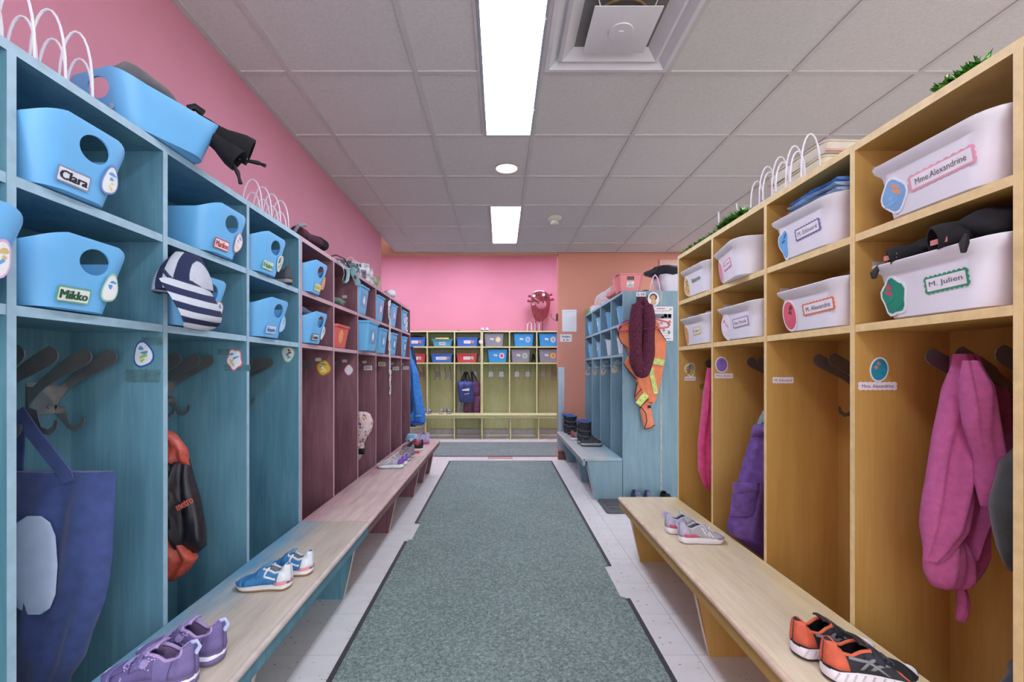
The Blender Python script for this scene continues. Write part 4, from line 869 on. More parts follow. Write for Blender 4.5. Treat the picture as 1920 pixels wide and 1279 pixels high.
def boot(label, loc, rz, group, up, shaft, trim, sole, out, L=.22, H=.20):
    T = thing('snow_boot', label, 'boot', loc, rz, group); S_ = Last(L, .092, 1, .028, 1.7); f = lambda c: mk(c, .7, .08, 40, .3)
    m = MB(); m.grid(lambda i, j: S_.p(ct(i), j), 28, 18, 0, lambda i, a: .08 < ct(i) < .42 and .3 < a < .7); m.build('foot', f(up), T, smooth=60, fix=False, solid=.004)
    R = []
    for k in range(9):
        q = k / 8; z = .06 + (H - .06) * q; cy = L * (.26 - .01 * q); rx, ry = .036 + .008 * q, .050 + .004 * q + .010 * (1 - q) ** 2
        R.append([(rx * cos(2*pi*i/20), cy + ry * sin(2*pi*i/20), z + .003 * sin(i * 1.3) * q) for i in range(20)])
    inn = [[(x * .82, L * .25 + (y - L * .25) * .82, z - .004 - .02 * k) for x, y, z in R[-1]] for k in range(3)]
    MB().loft(R + inn).build('shaft', f(shaft), T, smooth=60)
    cy = L * .25; MB().tube([(.044 * cos(i * pi / 10), cy + .054 * sin(i * pi / 10), H) for i in range(20)], .008, 6, 0, True).build('cuff', f(trim), T)
    for z, w in ((.095, .010), (.15, .008)):
        MB().loft([[((.041 + .004) * cos(2*pi*i/20), cy + .002 + (.054 + .005) * sin(2*pi*i/20), zz) for i in range(20)] for zz in (z - w, z + w)], 0, False, False).build('strap', f('#4a4c52'), T, smooth=60, solid=.003)
    MB().tube([(.0, cy + .055, H - .02), (0, cy + .075, H), (0, cy + .055, H + .012)], .006, 6).build('pull_loop', f(trim), T)
    def outl(z0, grow):
        N = 22; pts = [(ct(k / N), 1) for k in range(N + 1)] + [(ct(k / N), -1) for k in range(N - 1, 0, -1)]
        return [(S_.cx(t) + sd * (S_.hw(t) + grow), S_.y(t) + (grow if t == 0 else (-grow if t == 1 else 0)), z0 + S_.bottom(t)) for t, sd in pts]
    MB().loft([outl(.0005, -.002), outl(.003, .003), outl(.010, .003)]).build('outsole', mk(out, .7), T, smooth=50)
    MB().loft([outl(.010, .0025), outl(.014, .0045), outl(.030, .003), outl(.034, -.001)]).build('midsole', mk(sole, .6), T, smooth=50)
    MB().grid(lambda i, j: S_.p(.74 + .25 * i, .02 + .96 * j, .0025), 8, 14).build('toe_cap', f('#3d3f44'), T, smooth=60, fix=False, solid=.002)
    MB().lathe([(.009, 0), (.008, .001), (0, .001)], 12).build('badge', mk('#c9545a', .5), T).matrix_local = Matrix.Translation((.036, L * .43, .05)) @ Matrix.Rotation(radians(90), 4, 'Y')
    return T
boot('grey and black snow boot with pale sole in front on teal bench', (.905, 4.63, zb), HR, 'grey snow boots', '#4c4d52', '#2b2c31', '#4a5f9a', '#a9a8a6', '#2a2a2c', H=.24)
boot('grey and black snow boot right behind its twin', (.90, 4.77, zb), HR + radians(3), 'grey snow boots', '#4c4d52', '#2b2c31', '#4a5f9a', '#a9a8a6', '#2a2a2c', H=.24)
kw = dict(L=.20, W=.076, sole=.028, up='#8c8f96', toe='#6d7077', heel='#a5483e', tongue='#777a80', lining='#4a4c52', mid='#f0f0f2', out='#d9d9dc', lace='#cfd2d6')
shoe('grey running shoe with white sole behind the grey snow boots', (.86, 5.02, zb), HR, 'grey white soled running shoes', side=1, **kw)
shoe('grey running shoe with white sole next to the blue lined boots', (.88, 5.13, zb), HR, 'grey white soled running shoes', side=-1, **kw)
boot('black snow boot with blue lining nearer the grey running shoes', (.895, 5.44, zb), HR, 'black blue lined snow boots', '#33343a', '#20222a', '#3f6fb4', '#3a3b40', '#1d1d20', H=.215)
boot('black snow boot with blue lining against the orange wall', (.875, 5.60, zb), HR, 'black blue lined snow boots', '#33343a', '#20222a', '#3f6fb4', '#3a3b40', '#1d1d20', H=.215)
# shoes on the rubber mat and floor by the end panel
kw = dict(L=.20, W=.078, sole=.024, up='#3f4a6b', toe='#39425c', heel='#4b5678', tongue='#5a6488', lining='#2a2c34', mid='#b9bcc6', out='#2a2a2e', lace='#9aa0b4')
shoe('navy shoe on the rubber mat at the end panel, first of pair', (1.125, 3.83, .014), 0, 'navy shoes on the rubber mat', side=1, **kw)
shoe('navy shoe on the rubber mat with raised tongue, beside black shoe', (1.232, 3.83, .014), 0, 'navy shoes on the rubber mat', side=-1, **dict(kw, h=1.12))
shoe('black slipper on the floor behind the honey bench end', (1.372, 3.83, .0012), 0, None, side=1, L=.21, W=.085, up='#1c1b1e', toe='#2c2a2c', lining='#3d3836', mid='#1b1b1d', out='#161618', h=1.15)
T = thing('boot_mat', 'grey grooved rubber boot mat on the floor by teal end panel', 'mat', (1.055, 3.77, 0)); rm = mk('#5f5f63', .7, .05, 30)
MB().prism(rrect(.47, .38, .03), Fr((0, 0, .001), (1, 0, 0), (0, 1, 0)), .006).build('base', rm, T)
MB().loft([[(x, y, z) for x, y in rrect(.47 - d, .38 - d, .03)] for d, z in ((0, .007), (.006, .013), (.02, .013), (.026, .007))], 0, False, False).build('rim', rm, T)
for k in range(7):
    for s in (-1, 1): MB().tube([(s * .01, -.14 + .045 * k, .008), (s * (.02 + .17), -.14 + .045 * k + s * .0 - .04 + .08 * (k % 2), .008)], .004, 5).build('rib', rm, T)
# shoes on the far bench and on top of the far lockers
kw = dict(L=.17, W=.07, sole=.022, mid='#e6e6ea', out='#b9b9bd', lace='#c9ccd4')
for lb, x, y, z, c, g in (('small dark slate shoe on the lime bench beside blue coat', -1.225, 7.49, .4015, '#4a4e60', 'slate shoes on lime bench'), ('small dark slate shoe next to its twin on the lime bench', -1.135, 7.49, .4015, '#4a4e60', 'slate shoes on lime bench'),
        ('small shoe with orange toe on the lime bench', -.945, 7.49, .4015, '#565a66', 'orange toed shoes on lime bench'), ('small grey black shoe turned aside on the lime bench', -.835, 7.49, .4015, '#4e525c', 'orange toed shoes on lime bench')):
    shoe(lb, (x, y, z), radians(15 if 'turned' in lb else -4), g, up=c, toe='#d09a82' if 'orange toe' in lb else '#5d6274', tongue='#7d8290', lining='#3a3c44', **kw)
for lb, x in (('pale patterned sneaker on top of the lime lockers, beside its pair', -.30, ), ('pale patterned sneaker on top of lime lockers, above the round tag', -.225)):
    shoe(lb, (x, 7.76, 1.7462), radians(0), 'pale sneakers on the lime lockers', up='#c9b9cf', toe='#e0d8e4', tongue='#c2a8c6', lining='#6f6478', L=.15, W=.066, sole=.018, mid='#7d88a0', out='#6d7890', h=1.1, lace='#f0eef4')
shoe('small brown grey slipper on top of lime lockers above blue bin', (-.68, 7.77, 1.7462), radians(90), None, up='#8a7c74', toe='#a39a94', lining='#4a423e', L=.085, W=.05, sole=.010, mid='#c9c4be', out='#6d665f', h=.9)
shoe('black shoe beside the grey bin with green oval sticker', (.5545, 7.80, FZ[2] + .001), radians(0), None, up='#232428', toe='#2d2e33', lining='#18181b', L=.17, W=.054, mid='#3a3b40', out='#1a1a1c', high=.35, lace='#5a5c62')
shoe('dark shoe leaning beside the blue bin with small green tag', (-1.085, 2.20, Z1 + .001), HL, None, up='#4b4a50', toe='#5a585e', lining='#2a2a2e', L=.20, W=.07, mid='#8a888c', out='#3a3a3e', lace='#9fb3d6')

# ------------------------------------------------------------------ clothes and bags
# navy tote bag
T = thing('tote_bag', 'navy blue fabric tote bag hanging in the teal lockers', 'bag', PY(110, 1250, 1.19)); 
def world_part(o, T):
    o.parent = T; o.matrix_parent_inverse = (Matrix.Translation(T.location) @ T.rotation_euler.to_matrix().to_4x4()).inverted(); return o
navy = cloth('#3a4b80')
world_part(drape('bag_body', 1.19, [(884, 12, 216), (896, 12, 217), (960, 12, 214), (1040, 12, 211), (1090, 12, 205), (1130, 12, 196), (1180, 12, 176), (1230, 12, 160), (1275, 14, 130), (1300, 16, 110)], .075, navy, None, 2.2, .35, 24, 4), T)
world_part(pixstrip('bag_handle', 1.17, [(32, 770), (60, 812), (90, 850), (122, 890), (126, 905)], .034, navy, None, .004), T)
world_part(pixstrip('bag_handle', 1.22, [(36, 780), (32, 830), (28, 900)], .034, navy, None, .004), T)
world_part(drape('bag_print', 1.143, [(968, 50, 78), (980, 32, 94), (1005, 24, 104), (1060, 22, 108), (1115, 24, 104), (1140, 32, 94), (1152, 50, 78)], .012, mk('#c6d4ee', .8, .05), None, 1, .1, 14, 2), T)['label'] = 'plain white printed patch'
# black and orange glossy shopping bag
T = thing('shopping_bag', 'black and orange glossy shopping bag with metro lettering', 'bag', PY(350, 1080, 1.66))
gl = mk('#26242a', .22, .15, 40, .4); og = mk('#cf5a48', .25, .12, 40, .4)
world_part(drape('bag_middle', 1.66, [(860, 300, 356), (900, 296, 364), (940, 294, 376), (985, 294, 384), (1022, 294, 388), (1036, 296, 372)], .09, gl, None, 2.5, .45, 20, 6), T)
world_part(drape('bag_top', 1.655, [(806, 300, 314), (816, 300, 330), (842, 298, 350), (872, 298, 356)], .06, og, None, 2, .4, 16, 7), T)
world_part(drape('bag_bottom', 1.65, [(1000, 296, 330), (1020, 296, 350), (1045, 298, 372), (1068, 300, 356), (1082, 302, 340), (1088, 306, 328)], .07, og, None, 2, .4, 16, 8), T)
f = Fr(PY(346, 945, 1.605), (1, 0, 0.55), (-.55, 0, 1)); lt = lettering('metro', f, .062, .022, mk('#e2705c', .5), None, 1.0); world_part(lt, T)
# striped knit cap and grey garment on the bin
T = thing('striped_hat', 'navy and grey striped knit cap with brim draped over the bin', 'cap', (-.93, 1.40, 1.26))
sk = stripes('striped_knit', '#232c4e', '#9a9fae', 7, (0, radians(8), 0), .95, 1.2); sk2 = stripes('striped_knit_brim', '#232c4e', '#a9adb8', 9, (0, radians(70), 0), .95, .6)
m = MB(); rings = []
for k in range(9):
    q = k / 8; z = 1.345 + .115 * q; r = (.098 - .055 * q ** 2)
    rings.append([(-.955 + r * .62 * cos(a) * (1 + .08 * sin(3 * a + 4 * q)), 1.405 + .02 * q + r * sin(a) * (1 + .06 * sin(2 * a)), z + .012 * sin(a + 1) * (1 - q)) for a in [2*pi*i/24 for i in range(24)]])
world_part(m.loft(rings).build('crown', sk, None, smooth=70), T)
m = MB(); rings = []
for k in range(8):
    q = k / 7; z = 1.36 - .125 * sin(q * 1.5); w = .108 * (1 - .45 * q ** 2.2); xo = -.915 + .05 * sin(q * 2.4)
    rings.append([(xo + .012 * cos(a) - .02 * sin(a) ** 2, 1.385 + w * sin(a), z + .010 * cos(a)) for a in [2*pi*i/24 for i in range(24)]])
world_part(m.loft(rings).build('brim', sk2, None, smooth=70), T)
world_part(MB().tube([(-.897 - .03 * sin(pi * (i / 14 - .5)) ** 2, 1.28 + .215 * i / 14, 1.385 - .055 * sin(pi * i / 14)) for i in range(15)], .005, 6).build('piping', mk('#2c3556', .8), None), T)
def lump(name, label, cat, c, s, mat, seed=1, n=22, amp=.14, group=None, flat=True):
    r = random.Random(seed); ph = [r.random() * 6 for _ in range(6)]; rings = []
    for k in range(11):
        b_ = -pi / 2 + pi * k / 10; ring = []
        for i in range(n):
            a = 2 * pi * i / n; w = 1 + amp * (sin(3 * a + ph[0] + 2 * b_) + .7 * sin(5 * a + ph[1] - 3 * b_) + .6 * sin(2 * a + ph[2] + 4 * b_))
            z = s[2] * (.5 + .5 * sin(b_) * (1 + amp * .6 * sin(2 * a + ph[3]) * (sin(b_) > 0)))
            rr = max(.02, cos(b_)) ** .7
            ring.append((s[0] / 2 * cos(a) * w * rr, s[1] / 2 * sin(a) * w * rr, max(0.0, z)))
        rings.append(ring)
    o = MB().loft(rings).build(name, mat, None, smooth=75); o.location = c
    return tag(o, label, cat, group)
lump('folded_jacket', 'slate grey garment bundled behind the striped knit cap', 'clothing', (-1.11, 1.525, Z2 + .138), (.17, .16, .095), cloth('#565c6c'), 3)
lump('dark_clothes', 'dark denim bundle filling the blue bin in maroon lockers', 'clothing', (-1.10, 2.47, Z2 + .120), (.18, .19, .085), cloth('#4a5474'), 4)
lump('green_cloth', 'crumpled green cloth on the maroon shelf below teal strap', 'clothing', (-1.09, 2.95, Z1 + .001), (.20, .23, .060), cloth('#56705c'), 5)
lump('fleece', 'light grey fleece beside the far red bin', 'clothing', (-.347, 7.80, FZ[2] + .001), (.036, .12, .14), cloth('#a9a6a8'), 6, amp=.06)
lump('dark_items', 'dark odds and ends heaped in the far royal blue bin', 'clothing', (-1.42, 7.80, FZ[1] + .10), (.26, .18, .09), cloth('#3a3540'), 8)
# cap and mittens on the top basket
lump('grey_cap', 'grey wool cap lying on the blue basket on top of lockers', 'cap', (-1.06, 1.41, ZT + .138), (.11, .27, .060), cloth('#6e6c70'), 9, amp=.07)
T = thing('mittens', 'black snow mittens with cord locks hanging over the blue basket', 'mittens', (-.95, 1.55, ZT + .08)); bk = mk('#121115', .85, .2, 30, .3)
def cuff(p0, p1, r0, r1, mat, T, name, open_=True):
    a, b_ = Vector(p0), Vector(p1); d = (b_ - a).normalized(); e = d.cross(Vector((0, 0, 1))).normalized(); g = d.cross(e); R = []
    for k in range(8):
        q = k / 7; r = r0 + (r1 - r0) * q + .006 * sin(q * 9); c = a + (b_ - a) * q
        R.append([c + e * r * cos(2*pi*i/16) + g * r * .72 * sin(2*pi*i/16) * (1 + .1 * sin(3 * 2*pi*i/16)) for i in range(16)])
    if open_: R += [[b_ - d * .02 * k + (v - b_) * (.86 - .05 * k) for v in R[7]] for k in (0, 1, 2)]
    return world_part(MB().loft(R).build(name, mat, None, smooth=70), T)
cuff((-1.02, 1.52, ZT + .150), (-.865, 1.615, ZT + .080), .030, .058, bk, T, 'mitten_cuff')
cuff((-1.0, 1.51, ZT + .135), (-.885, 1.575, ZT + .035), .026, .050, bk, T, 'mitten_cuff')
world_part(lump('mitten_hand', '', '', (-1.05, 1.53, ZT + .122), (.12, .10, .045), bk, 11), T)
for k in ('label', 'category'): del bpy.data.objects['mitten_hand'][k]
for p in (((-.90, 1.62, ZT + .06), (-.85, 1.635, ZT + .055), (-.84, 1.637, ZT + .052), (-.825, 1.635, ZT + .045)), ((-.905, 1.57, ZT + .03), (-.89, 1.58, ZT - .002), (-.885, 1.58, ZT - .02), (-.88, 1.58, ZT - .04))):
    world_part(MB().tube(p, [.005, .008, .005, .007], 6).build('cord_lock', M_black, None), T)
world_part(MB().tube([(-1.01, 1.51, ZT + .175), (-.995, 1.52, ZT + .186), (-.975, 1.53, ZT + .172)], .012, 8).build('wrist_strap', M_black, None), T)
world_part(MB().box(-.895, -.868, 1.598, 1.600, ZT + .05, ZT + .08).build('care_label', M_paper, None), T)
# mittens on the white bin
T = thing('mittens', 'black mittens with pink labels draped over the white bin', 'mittens', (1.06, 1.1, Z2 + .15))
zz = Z2 + .148
cuff((1.12, 1.16, zz + .035), (1.03, 1.235, zz + .008), .040, .034, bk, T, 'mitten'); cuff((1.16, 1.02, zz + .05), (1.02, 1.10, zz + .022), .042, .040, bk, T, 'mitten')
cuff((1.13, 1.16, zz + .033), (1.15, 1.05, zz + .045), .034, .040, bk, T, 'mitten_hand', False)
for c_, s_, sd in (((1.115, 1.19, zz - .004), (.12, .12, .062), 41), ((1.12, 1.045, zz - .004), (.15, .15, .085), 42)):
    o = lump('mitten_hand', '', '', c_, s_, bk, sd, amp=.10); del o['label'], o['category']; world_part(o, T)
for p in ((1.018, 1.215, zz + .012), (1.012, 1.075, zz + .015)): world_part(MB().box(p[0] - .002, p[0], p[1] - .02, p[1] + .02, p[2] - .006, p[2] + .006).build('size_label', mk('#d98a80', .6), None), T)
for p in (((1.02, 1.255, zz), (1.012, 1.262, zz - .02), (1.012, 1.262, zz - .035)), ((1.0, 1.0, zz + .01), (.995, 1.0, zz - .01), (.992, .998, zz - .03))): world_part(MB().tube(p, [.004, .009, .005], 6).build('cord_lock', M_black, None), T)
# folded jeans on the white bin
T = thing('folded_jeans', 'folded light blue jeans on top of the white bin', 'clothing', (1.15, 1.56, Z1 + .158))
den = mk('#a6c2de', .9, .16, 30, .4); den2 = mk('#5a94d2', .9, .16, 30, .4)
for k, (z, mt, w) in enumerate(((0, den, .125), (.016, den, .13), (.032, den2, .12))):
    m = MB(); R = []
    for i in range(9):
        q = i / 8; yy = -.12 + .24 * q; R.append([(w * c_ * .9, yy + .01 * sin(6 * c_), z + .0075 + .0085 * s_ + .003 * sin(9 * q + 3 * c_)) for c_, s_ in [(cos(a) if abs(cos(a)) < .95 else cos(a), sin(a)) for a in [2*pi*j/14 for j in range(14)]]])
    m.loft(R).build('jeans_layer', mt, T, smooth=70)
lump('socks', 'small grey cloth in the white bin with yellow strip', 'clothing', (1.15, 2.47, Z2 + .120), (.14, .14, .06), cloth('#8e8c94'), 12)
# pink sweater
T = thing('sweater', 'bright pink sweater hanging beside the purple snow pants', 'clothing', PY(1322, 915, 2.52)); pk = cloth('#d8447e')
world_part(drape('sleeve', 2.50, [(690, 1326, 1340), (730, 1320, 1345), (800, 1312, 1348), (830, 1308, 1350), (884, 1309, 1352), (890, 1312, 1352), (914, 1320, 1352), (918, 1326, 1350)], .08, pk, None, 2, .3, 16, 3), T)
# purple snow pants
T = thing('snow_pants', 'purple snow pants with side pocket hanging in the honey lockers', 'clothing', PY(1400, 1040, 2.08)); pp = mk('#6b4c94', .7, .14, 34, .4)
world_part(drape('pant_leg', 2.08, [(798, 1414, 1470), (815, 1409, 1472), (900, 1385, 1475), (950, 1371, 1478), (985, 1362, 1480), (1000, 1366, 1482), (1014, 1386, 1482), (1045, 1428, 1482), (1056, 1442, 1480)], .13, pp, None, 2, .22, 20, 5), T)
world_part(drape('waistband', 2.075, [(796, 1413, 1470), (818, 1408, 1472)], .14, mk('#77589e', .7, .1, 30, .3), None, 2, .15, 16, 5), T)
world_part(drape('bib', 2.09, [(770, 1430, 1468), (798, 1418, 1470)], .08, cloth('#8ca3ac'), None, 2, .2, 14, 6), T)
world_part(drape('pocket', 2.028, [(908, 1378, 1418), (920, 1374, 1424), (965, 1368, 1424), (970, 1370, 1420)], .035, pp, None, 1, .15, 14, 7), T)
world_part(drape('pocket_flap', 2.018, [(905, 1374, 1424), (925, 1374, 1424)], .035, mk('#70509a', .7, .14, 34, .3), None, 1, .1, 14, 7), T)
# pink cardigan
T = thing('cardigan', 'rose pink cardigan hanging from a hook in the honey lockers', 'clothing', PY(1790, 1150, 1.2)); rs = mk('#bd5f92', .92, .06, 60, .6)
world_part(drape('body', 1.235, [(668, 1782, 1836), (690, 1782, 1866), (760, 1780, 1874), (860, 1790, 1872), (930, 1792, 1846), (950, 1790, 1834), (1000, 1770, 1832), (1060, 1750, 1830), (1090, 1742, 1820), (1100, 1750, 1806)], .11, rs, None, 2.3, .35, 22, 9), T)
world_part(drape('sleeve', 1.165, [(664, 1786, 1826), (680, 1784, 1838), (740, 1768, 1842), (820, 1752, 1836), (900, 1742, 1822), (960, 1733, 1818), (990, 1731, 1812), (1030, 1733, 1790), (1050, 1731, 1770)], .085, rs, None, 1.6, .4, 20, 10), T)
world_part(drape('sleeve', 1.095, [(676, 1806, 1834), (720, 1802, 1852), (800, 1812, 1868), (860, 1830, 1872), (905, 1832, 1868), (948, 1838, 1862)], .06, rs, None, 1.5, .3, 16, 11), T)
world_part(drape('hem', 1.175, [(1000, 1752, 1800), (1050, 1732, 1822), (1075, 1734, 1826), (1096, 1744, 1818), (1103, 1756, 1800)], .06, rs, None, 2, .3, 18, 12), T)
world_part(drape('cuff_end', 1.2, [(1095, 1796, 1808), (1120, 1798, 1812), (1140, 1798, 1814), (1160, 1794, 1806), (1166, 1796, 1802)], .03, rs, None, 1, .2, 10, 13), T)
T = thing('dark_coat', 'dark olive coat mostly hidden behind the rose cardigan', 'clothing', PY(1890, 1060, 1.06))
world_part(drape('coat_body', 1.03, [(830, 1915, 1980), (870, 1885, 1982), (950, 1866, 1982), (1000, 1872, 1982), (1050, 1882, 1980), (1070, 1890, 1970)], .09, cloth('#3c423f'), None, 2, .3, 18, 14), T)
lump('dark_bag', 'dark blue grey pouch at the bottom beside the honey divider', 'bag', (1.20, 1.03, .33), (.12, .12, .13), cloth('#454a55'), 15)
# floral hood
T = thing('floral_hat', 'cream patterned hooded garment hanging in the maroon lockers', 'clothing', PY(685, 855, 3.62)); fl = spots('floral_print', '#e2c8c4', ['#c47a66', '#7d86b8', '#caa06a', '#6a4a55', '#e0d3cf'], 46)
world_part(drape('hood', 3.62, [(772, 664, 686), (776, 660, 694), (790, 658, 700), (806, 656, 698), (822, 656, 688), (830, 658, 684)], .10, fl, None, 2, .2, 18, 3, fine=4), T)
world_part(drape('side_flap', 3.62, [(826, 660, 682), (842, 662, 684), (846, 664, 682), (860, 664, 676), (863, 666, 672)], .05, fl, None, 2, .2, 14, 4, fine=4), T)
world_part(drape('strap_end', 3.58, [(841, 672, 684), (852, 672, 683)], .03, M_black, None, 1, .1, 10, 5, fine=4), T)
lump('dark_pants', 'dark denim and grey bundle low in the first maroon cubby', 'clothing', (-1.125, 2.43, .055), (.15, .10, .44), mk('#3c4456', .9, .25, 40, .3), 16)
# blue coat on the end of the maroon lockers
h_ = obj('coat_hook', HOOK, L_purp); h_.matrix_local = Matrix.Translation((5.1805, .10, 1.19)) @ Matrix.Rotation(pi/2, 4, 'Z')
T = thing('blue_coat', 'bright blue jacket hanging on the end of the maroon lockers', 'jacket', PY(780, 795, 5.31)); bc = mk('#3d86da', .6, .08, 30, .3)
world_part(drape('jacket_body', 5.25, [(650, 740, 775), (670, 738, 780), (720, 736, 786), (770, 736, 790), (800, 738, 780)], .10, mk('#1d2f55', .7, .1, 30, .3), None, 2, .3, 16, 3), T)
world_part(drape('sleeve', 5.24, [(656, 762, 772), (672, 762, 776), (700, 763, 784), (740, 764, 791), (770, 766, 797), (790, 767, 798), (796, 772, 795), (798, 776, 790)], .10, bc, None, 1.5, .3, 18, 4, fine=5), T)
world_part(drape('cuff', 5.235, [(789, 768, 797.5), (796, 773, 795)], .11, mk('#1f4f9c', .6, .1), None, 1.5, .2, 16, 4, fine=3), T)
world_part(MB().prism(rrect(.06, .008, .002), Fr(PY(784, 780, 5.182), (1, 0, .06), (-.06, 0, 1)), .002).build('sleeve_print', mk('#bcd6f2', .5), None), T)
# far clothes
T = thing('navy_bag', 'navy shopping bag with white print hanging in the lime lockers', 'bag', PY(872, 755, 7.68)); nb = mk('#3a4a86', .5, .1, 30, .2)
world_part(drape('bag_body', 7.655, [(715, 859, 885), (719, 857, 888), (735, 859, 888.5), (750, 861, 889), (755, 863, 887)], .14, nb, None, 2, .25, 16, 3, fine=4), T)
for u in (868, 882): world_part(pixstrip('bag_handle', 7.70, [(u - 5 if u < 870 else 877, 718), (871, 698), (876, 698), (u, 716)], .03, M_black, None, .004), T)
f = Fr(PY(873, 731, 7.575), (1, 0, .05), (-.05, 0, 1)); [world_part(MB().prism([(-.008, -.014 - .001 * k), (.006, -.014 - .001 * k), (.010, .010 + .002 * k), (-.003, .010 + .002 * k)], f.turn(0, (-.05 + .017 * k, 0)), .002).build('bag_print', M_paper, None), T) for k in range(7)]; world_part(MB().prism(rrect(.085, .006, .002), Fr(PY(875, 738.5, 7.575), (1, 0, .15), (-.15, 0, 1)), .002).build('bag_print', M_paper, None), T)
T = thing('snow_suit', 'plum purple snow pants hanging next to the navy bag', 'clothing', PY(890, 776, 7.80)); pl = mk('#7d4f70', .7, .14, 30, .3)
world_part(drape('bib', 7.80, [(713, 886, 896), (722, 885, 901), (745, 884, 901.5)], .12, pl, None, 2, .2, 14, 3, fine=4), T)
for a, b_ in ((870, 885), (885.5, 901)): world_part(drape('pant_leg', 7.79, [(742, a + 3, b_), (757, a + 1, b_), (770, a, b_), (777, a + 1, b_ - .5)], .13, pl, None, 2, .3, 14, int(a), fine=4), T)
world_part(pixstrip('shoulder_strap', 7.79, [(884, 697), (885, 706), (886, 716)], .035, M_black, None, .004), T); world_part(pixstrip('shoulder_strap', 7.79, [(886, 697), (893, 712), (896, 718)], .02, M_black, None, .004), T)
T = thing('light_garment', 'pale grey garment hanging behind the navy bag', 'clothing', PY(860, 776, 7.86))
world_part(drape('garment', 7.87, [(708, 868, 876), (740, 862, 876), (760, 858, 870), (776, 856, 869)], .07, cloth('#b9b8b6'), None, 3, .3, 14, 5, fine=4), T)
# ------------------------------------------------------------------ things on the end panel
YE = 3.968
T = thing('panel_hook', 'black plastic coat hook with metal prong on the teal end panel', 'hook', PY(1202, 570, YE))
world_part(MB().box(*[PY(1193.5, 0, YE).x, PY(1211, 0, YE).x], YE - .006, YE - .001, PY(0, 577, YE).z, PY(0, 557, YE).z).build('plate', M_black, None), T)
p = PY(1206, 560, YE); world_part(MB().tube([(p.x, YE - .006, p.z - .035), (p.x, YE - .05, p.z - .05), (p.x, YE - .10, p.z - .03), (p.x, YE - .115, p.z + .01)], [.007, .008, .008, .011], 8, 0, False, .5).build('prong', M_steel, None), T)
T = thing('room_sign', 'small white sign reading S-10 above the black hook', 'sign', PY(1201.5, 552, YE - .001)); f = Fr((0, -.0005, 0), (1, 0, 0), (0, 0, 1))
decal('card', rrect(.078, .036, .001), f, M_paper, T); lettering('S-10', f.turn(0, (0, 0), .0013), .060, .022, M_ink, T, .6)
T = thing('hedgehog_sticker', 'round white edged sticker with brown animal shape beside the sign', 'sticker', PY(1225, 561, YE - .001)); f = Fr((0, -.0005, 0), (1, 0, 0), (0, 0, 1))
decal('backing', blob(.098, .125, 26, 2, .03, 3), f, mk('#f4f1f4', .3), T)
for q, (w, h, x, y, c) in enumerate(((.064, .060, 0, .018, '#5a3b30'), (.044, .044, -.004, .012, '#d3a277'), (.050, .050, 0, -.028, '#d9b286'), (.016, .012, .018, .034, '#8a6048'))): decal('sticker_print', ell(w, h, 18), f.turn(0, (x, y), .0013 + .0004 * q), mk(c, .5), T, .0004)
T = thing('poster', 'white infection prevention poster behind the vest on teal panel', 'poster', PY(1240, 607, YE - .0005)); f = Fr((0, -.0005, 0), (1, 0, 0), (0, 0, 1)); w, h = .20, .292
decal('sheet', [(-w/2, -h/2), (w/2, -h/2), (w/2, h/2), (-w/2, h/2)], f, M_paper, T, .0006)
def pd(x, y, ww, hh, c, e=False): decal('poster_print', ell(ww, hh, 14) if e else rrect(ww, hh, .001), f.turn(0, (x, y), .0007), mk(c, .6), T, .0002)
pd(-.005, .128, .070, .007, '#c76a72'); lettering('PRÉVENIR LES INFECTIONS', f.turn(0, (-.005, .109), .0007), .15, .009, M_ink, T); pd(.077, .122, .018, .018, '#8fc06a', True)
pd(0, .063, .172, .040, '#7d7d80'); pd(.035, .068, .03, .034, '#d9c98a', True); pd(.07, .066, .028, .030, '#e0d2b4', True); pd(.01, .055, .026, .018, '#e6d9c0', True)
for x, y, c in ((-.05, .0, '#9aa0b4'), (.0, .005, '#d9b4a0'), (.06, .0, '#b08a94'), (.07, .015, '#d98a6a'), (-.04, -.05, '#a0a8b0'), (.02, -.055, '#c0b0a8'), (.065, -.075, '#7d88a0')): pd(x, y, .024, .030, c, True)
for k in range(10): pd(-.045 + (k % 2) * .085, -.025 - .011 * k, .055, .003, '#a6a6aa')
pd(.06, -.128, .04, .006, '#8c9cb4')
T = thing('coat_hanger', 'pink plastic hanger holding the safety vest', 'hanger', PY(1206, 600, 3.90)); hp = plastic('#e06a88')
pts = [PY(u, v, 3.885) for u, v in ((1206, 590), (1186, 600), (1162, 610), (1158, 616), (1160, 620), (1170, 620), (1206, 617), (1245, 615), (1253, 613), (1256, 609), (1252, 604), (1236, 600), (1220, 596))]
world_part(MB().tube(pts, .0075, 8, 0, True).build('bar', hp, None), T); world_part(MB().tube([PY(1206, 590, 3.885), PY(1206, 572, 3.885), PY(1209, 566, 3.885), PY(1205, 562, 3.885)], .004, 6).build('crook', hp, None), T)
T = thing('safety_vest', 'orange safety vest with lime reflective bands on the pink hanger', 'vest', PY(1217, 805, 3.92)); ov = mk('#f08c60', .75, .05, 20, .2); bp = mk('#3a2430', .7)
lime = mk('#cfe07a', .35, .12, 60, .3)
world_part(drape('vest_body', 3.92, [(596, 1180, 1224), (606, 1172, 1236), (620, 1160, 1238), (632, 1160, 1244), (642, 1164, 1249), (655, 1176, 1248.5), (672, 1182, 1247), (690, 1184, 1244), (710, 1190, 1240), (735, 1202, 1234), (752, 1212, 1229), (757, 1220, 1226)], .035, ov, None, 2, .3, 24, 3, fine=5), T)
world_part(drape('vest_corner', 3.925, [(668, 1178, 1186), (680, 1170, 1190), (686, 1172, 1192), (702, 1186, 1200), (712, 1192, 1206)], .02, ov, None, 1, .2, 14, 4, fine=5), T)
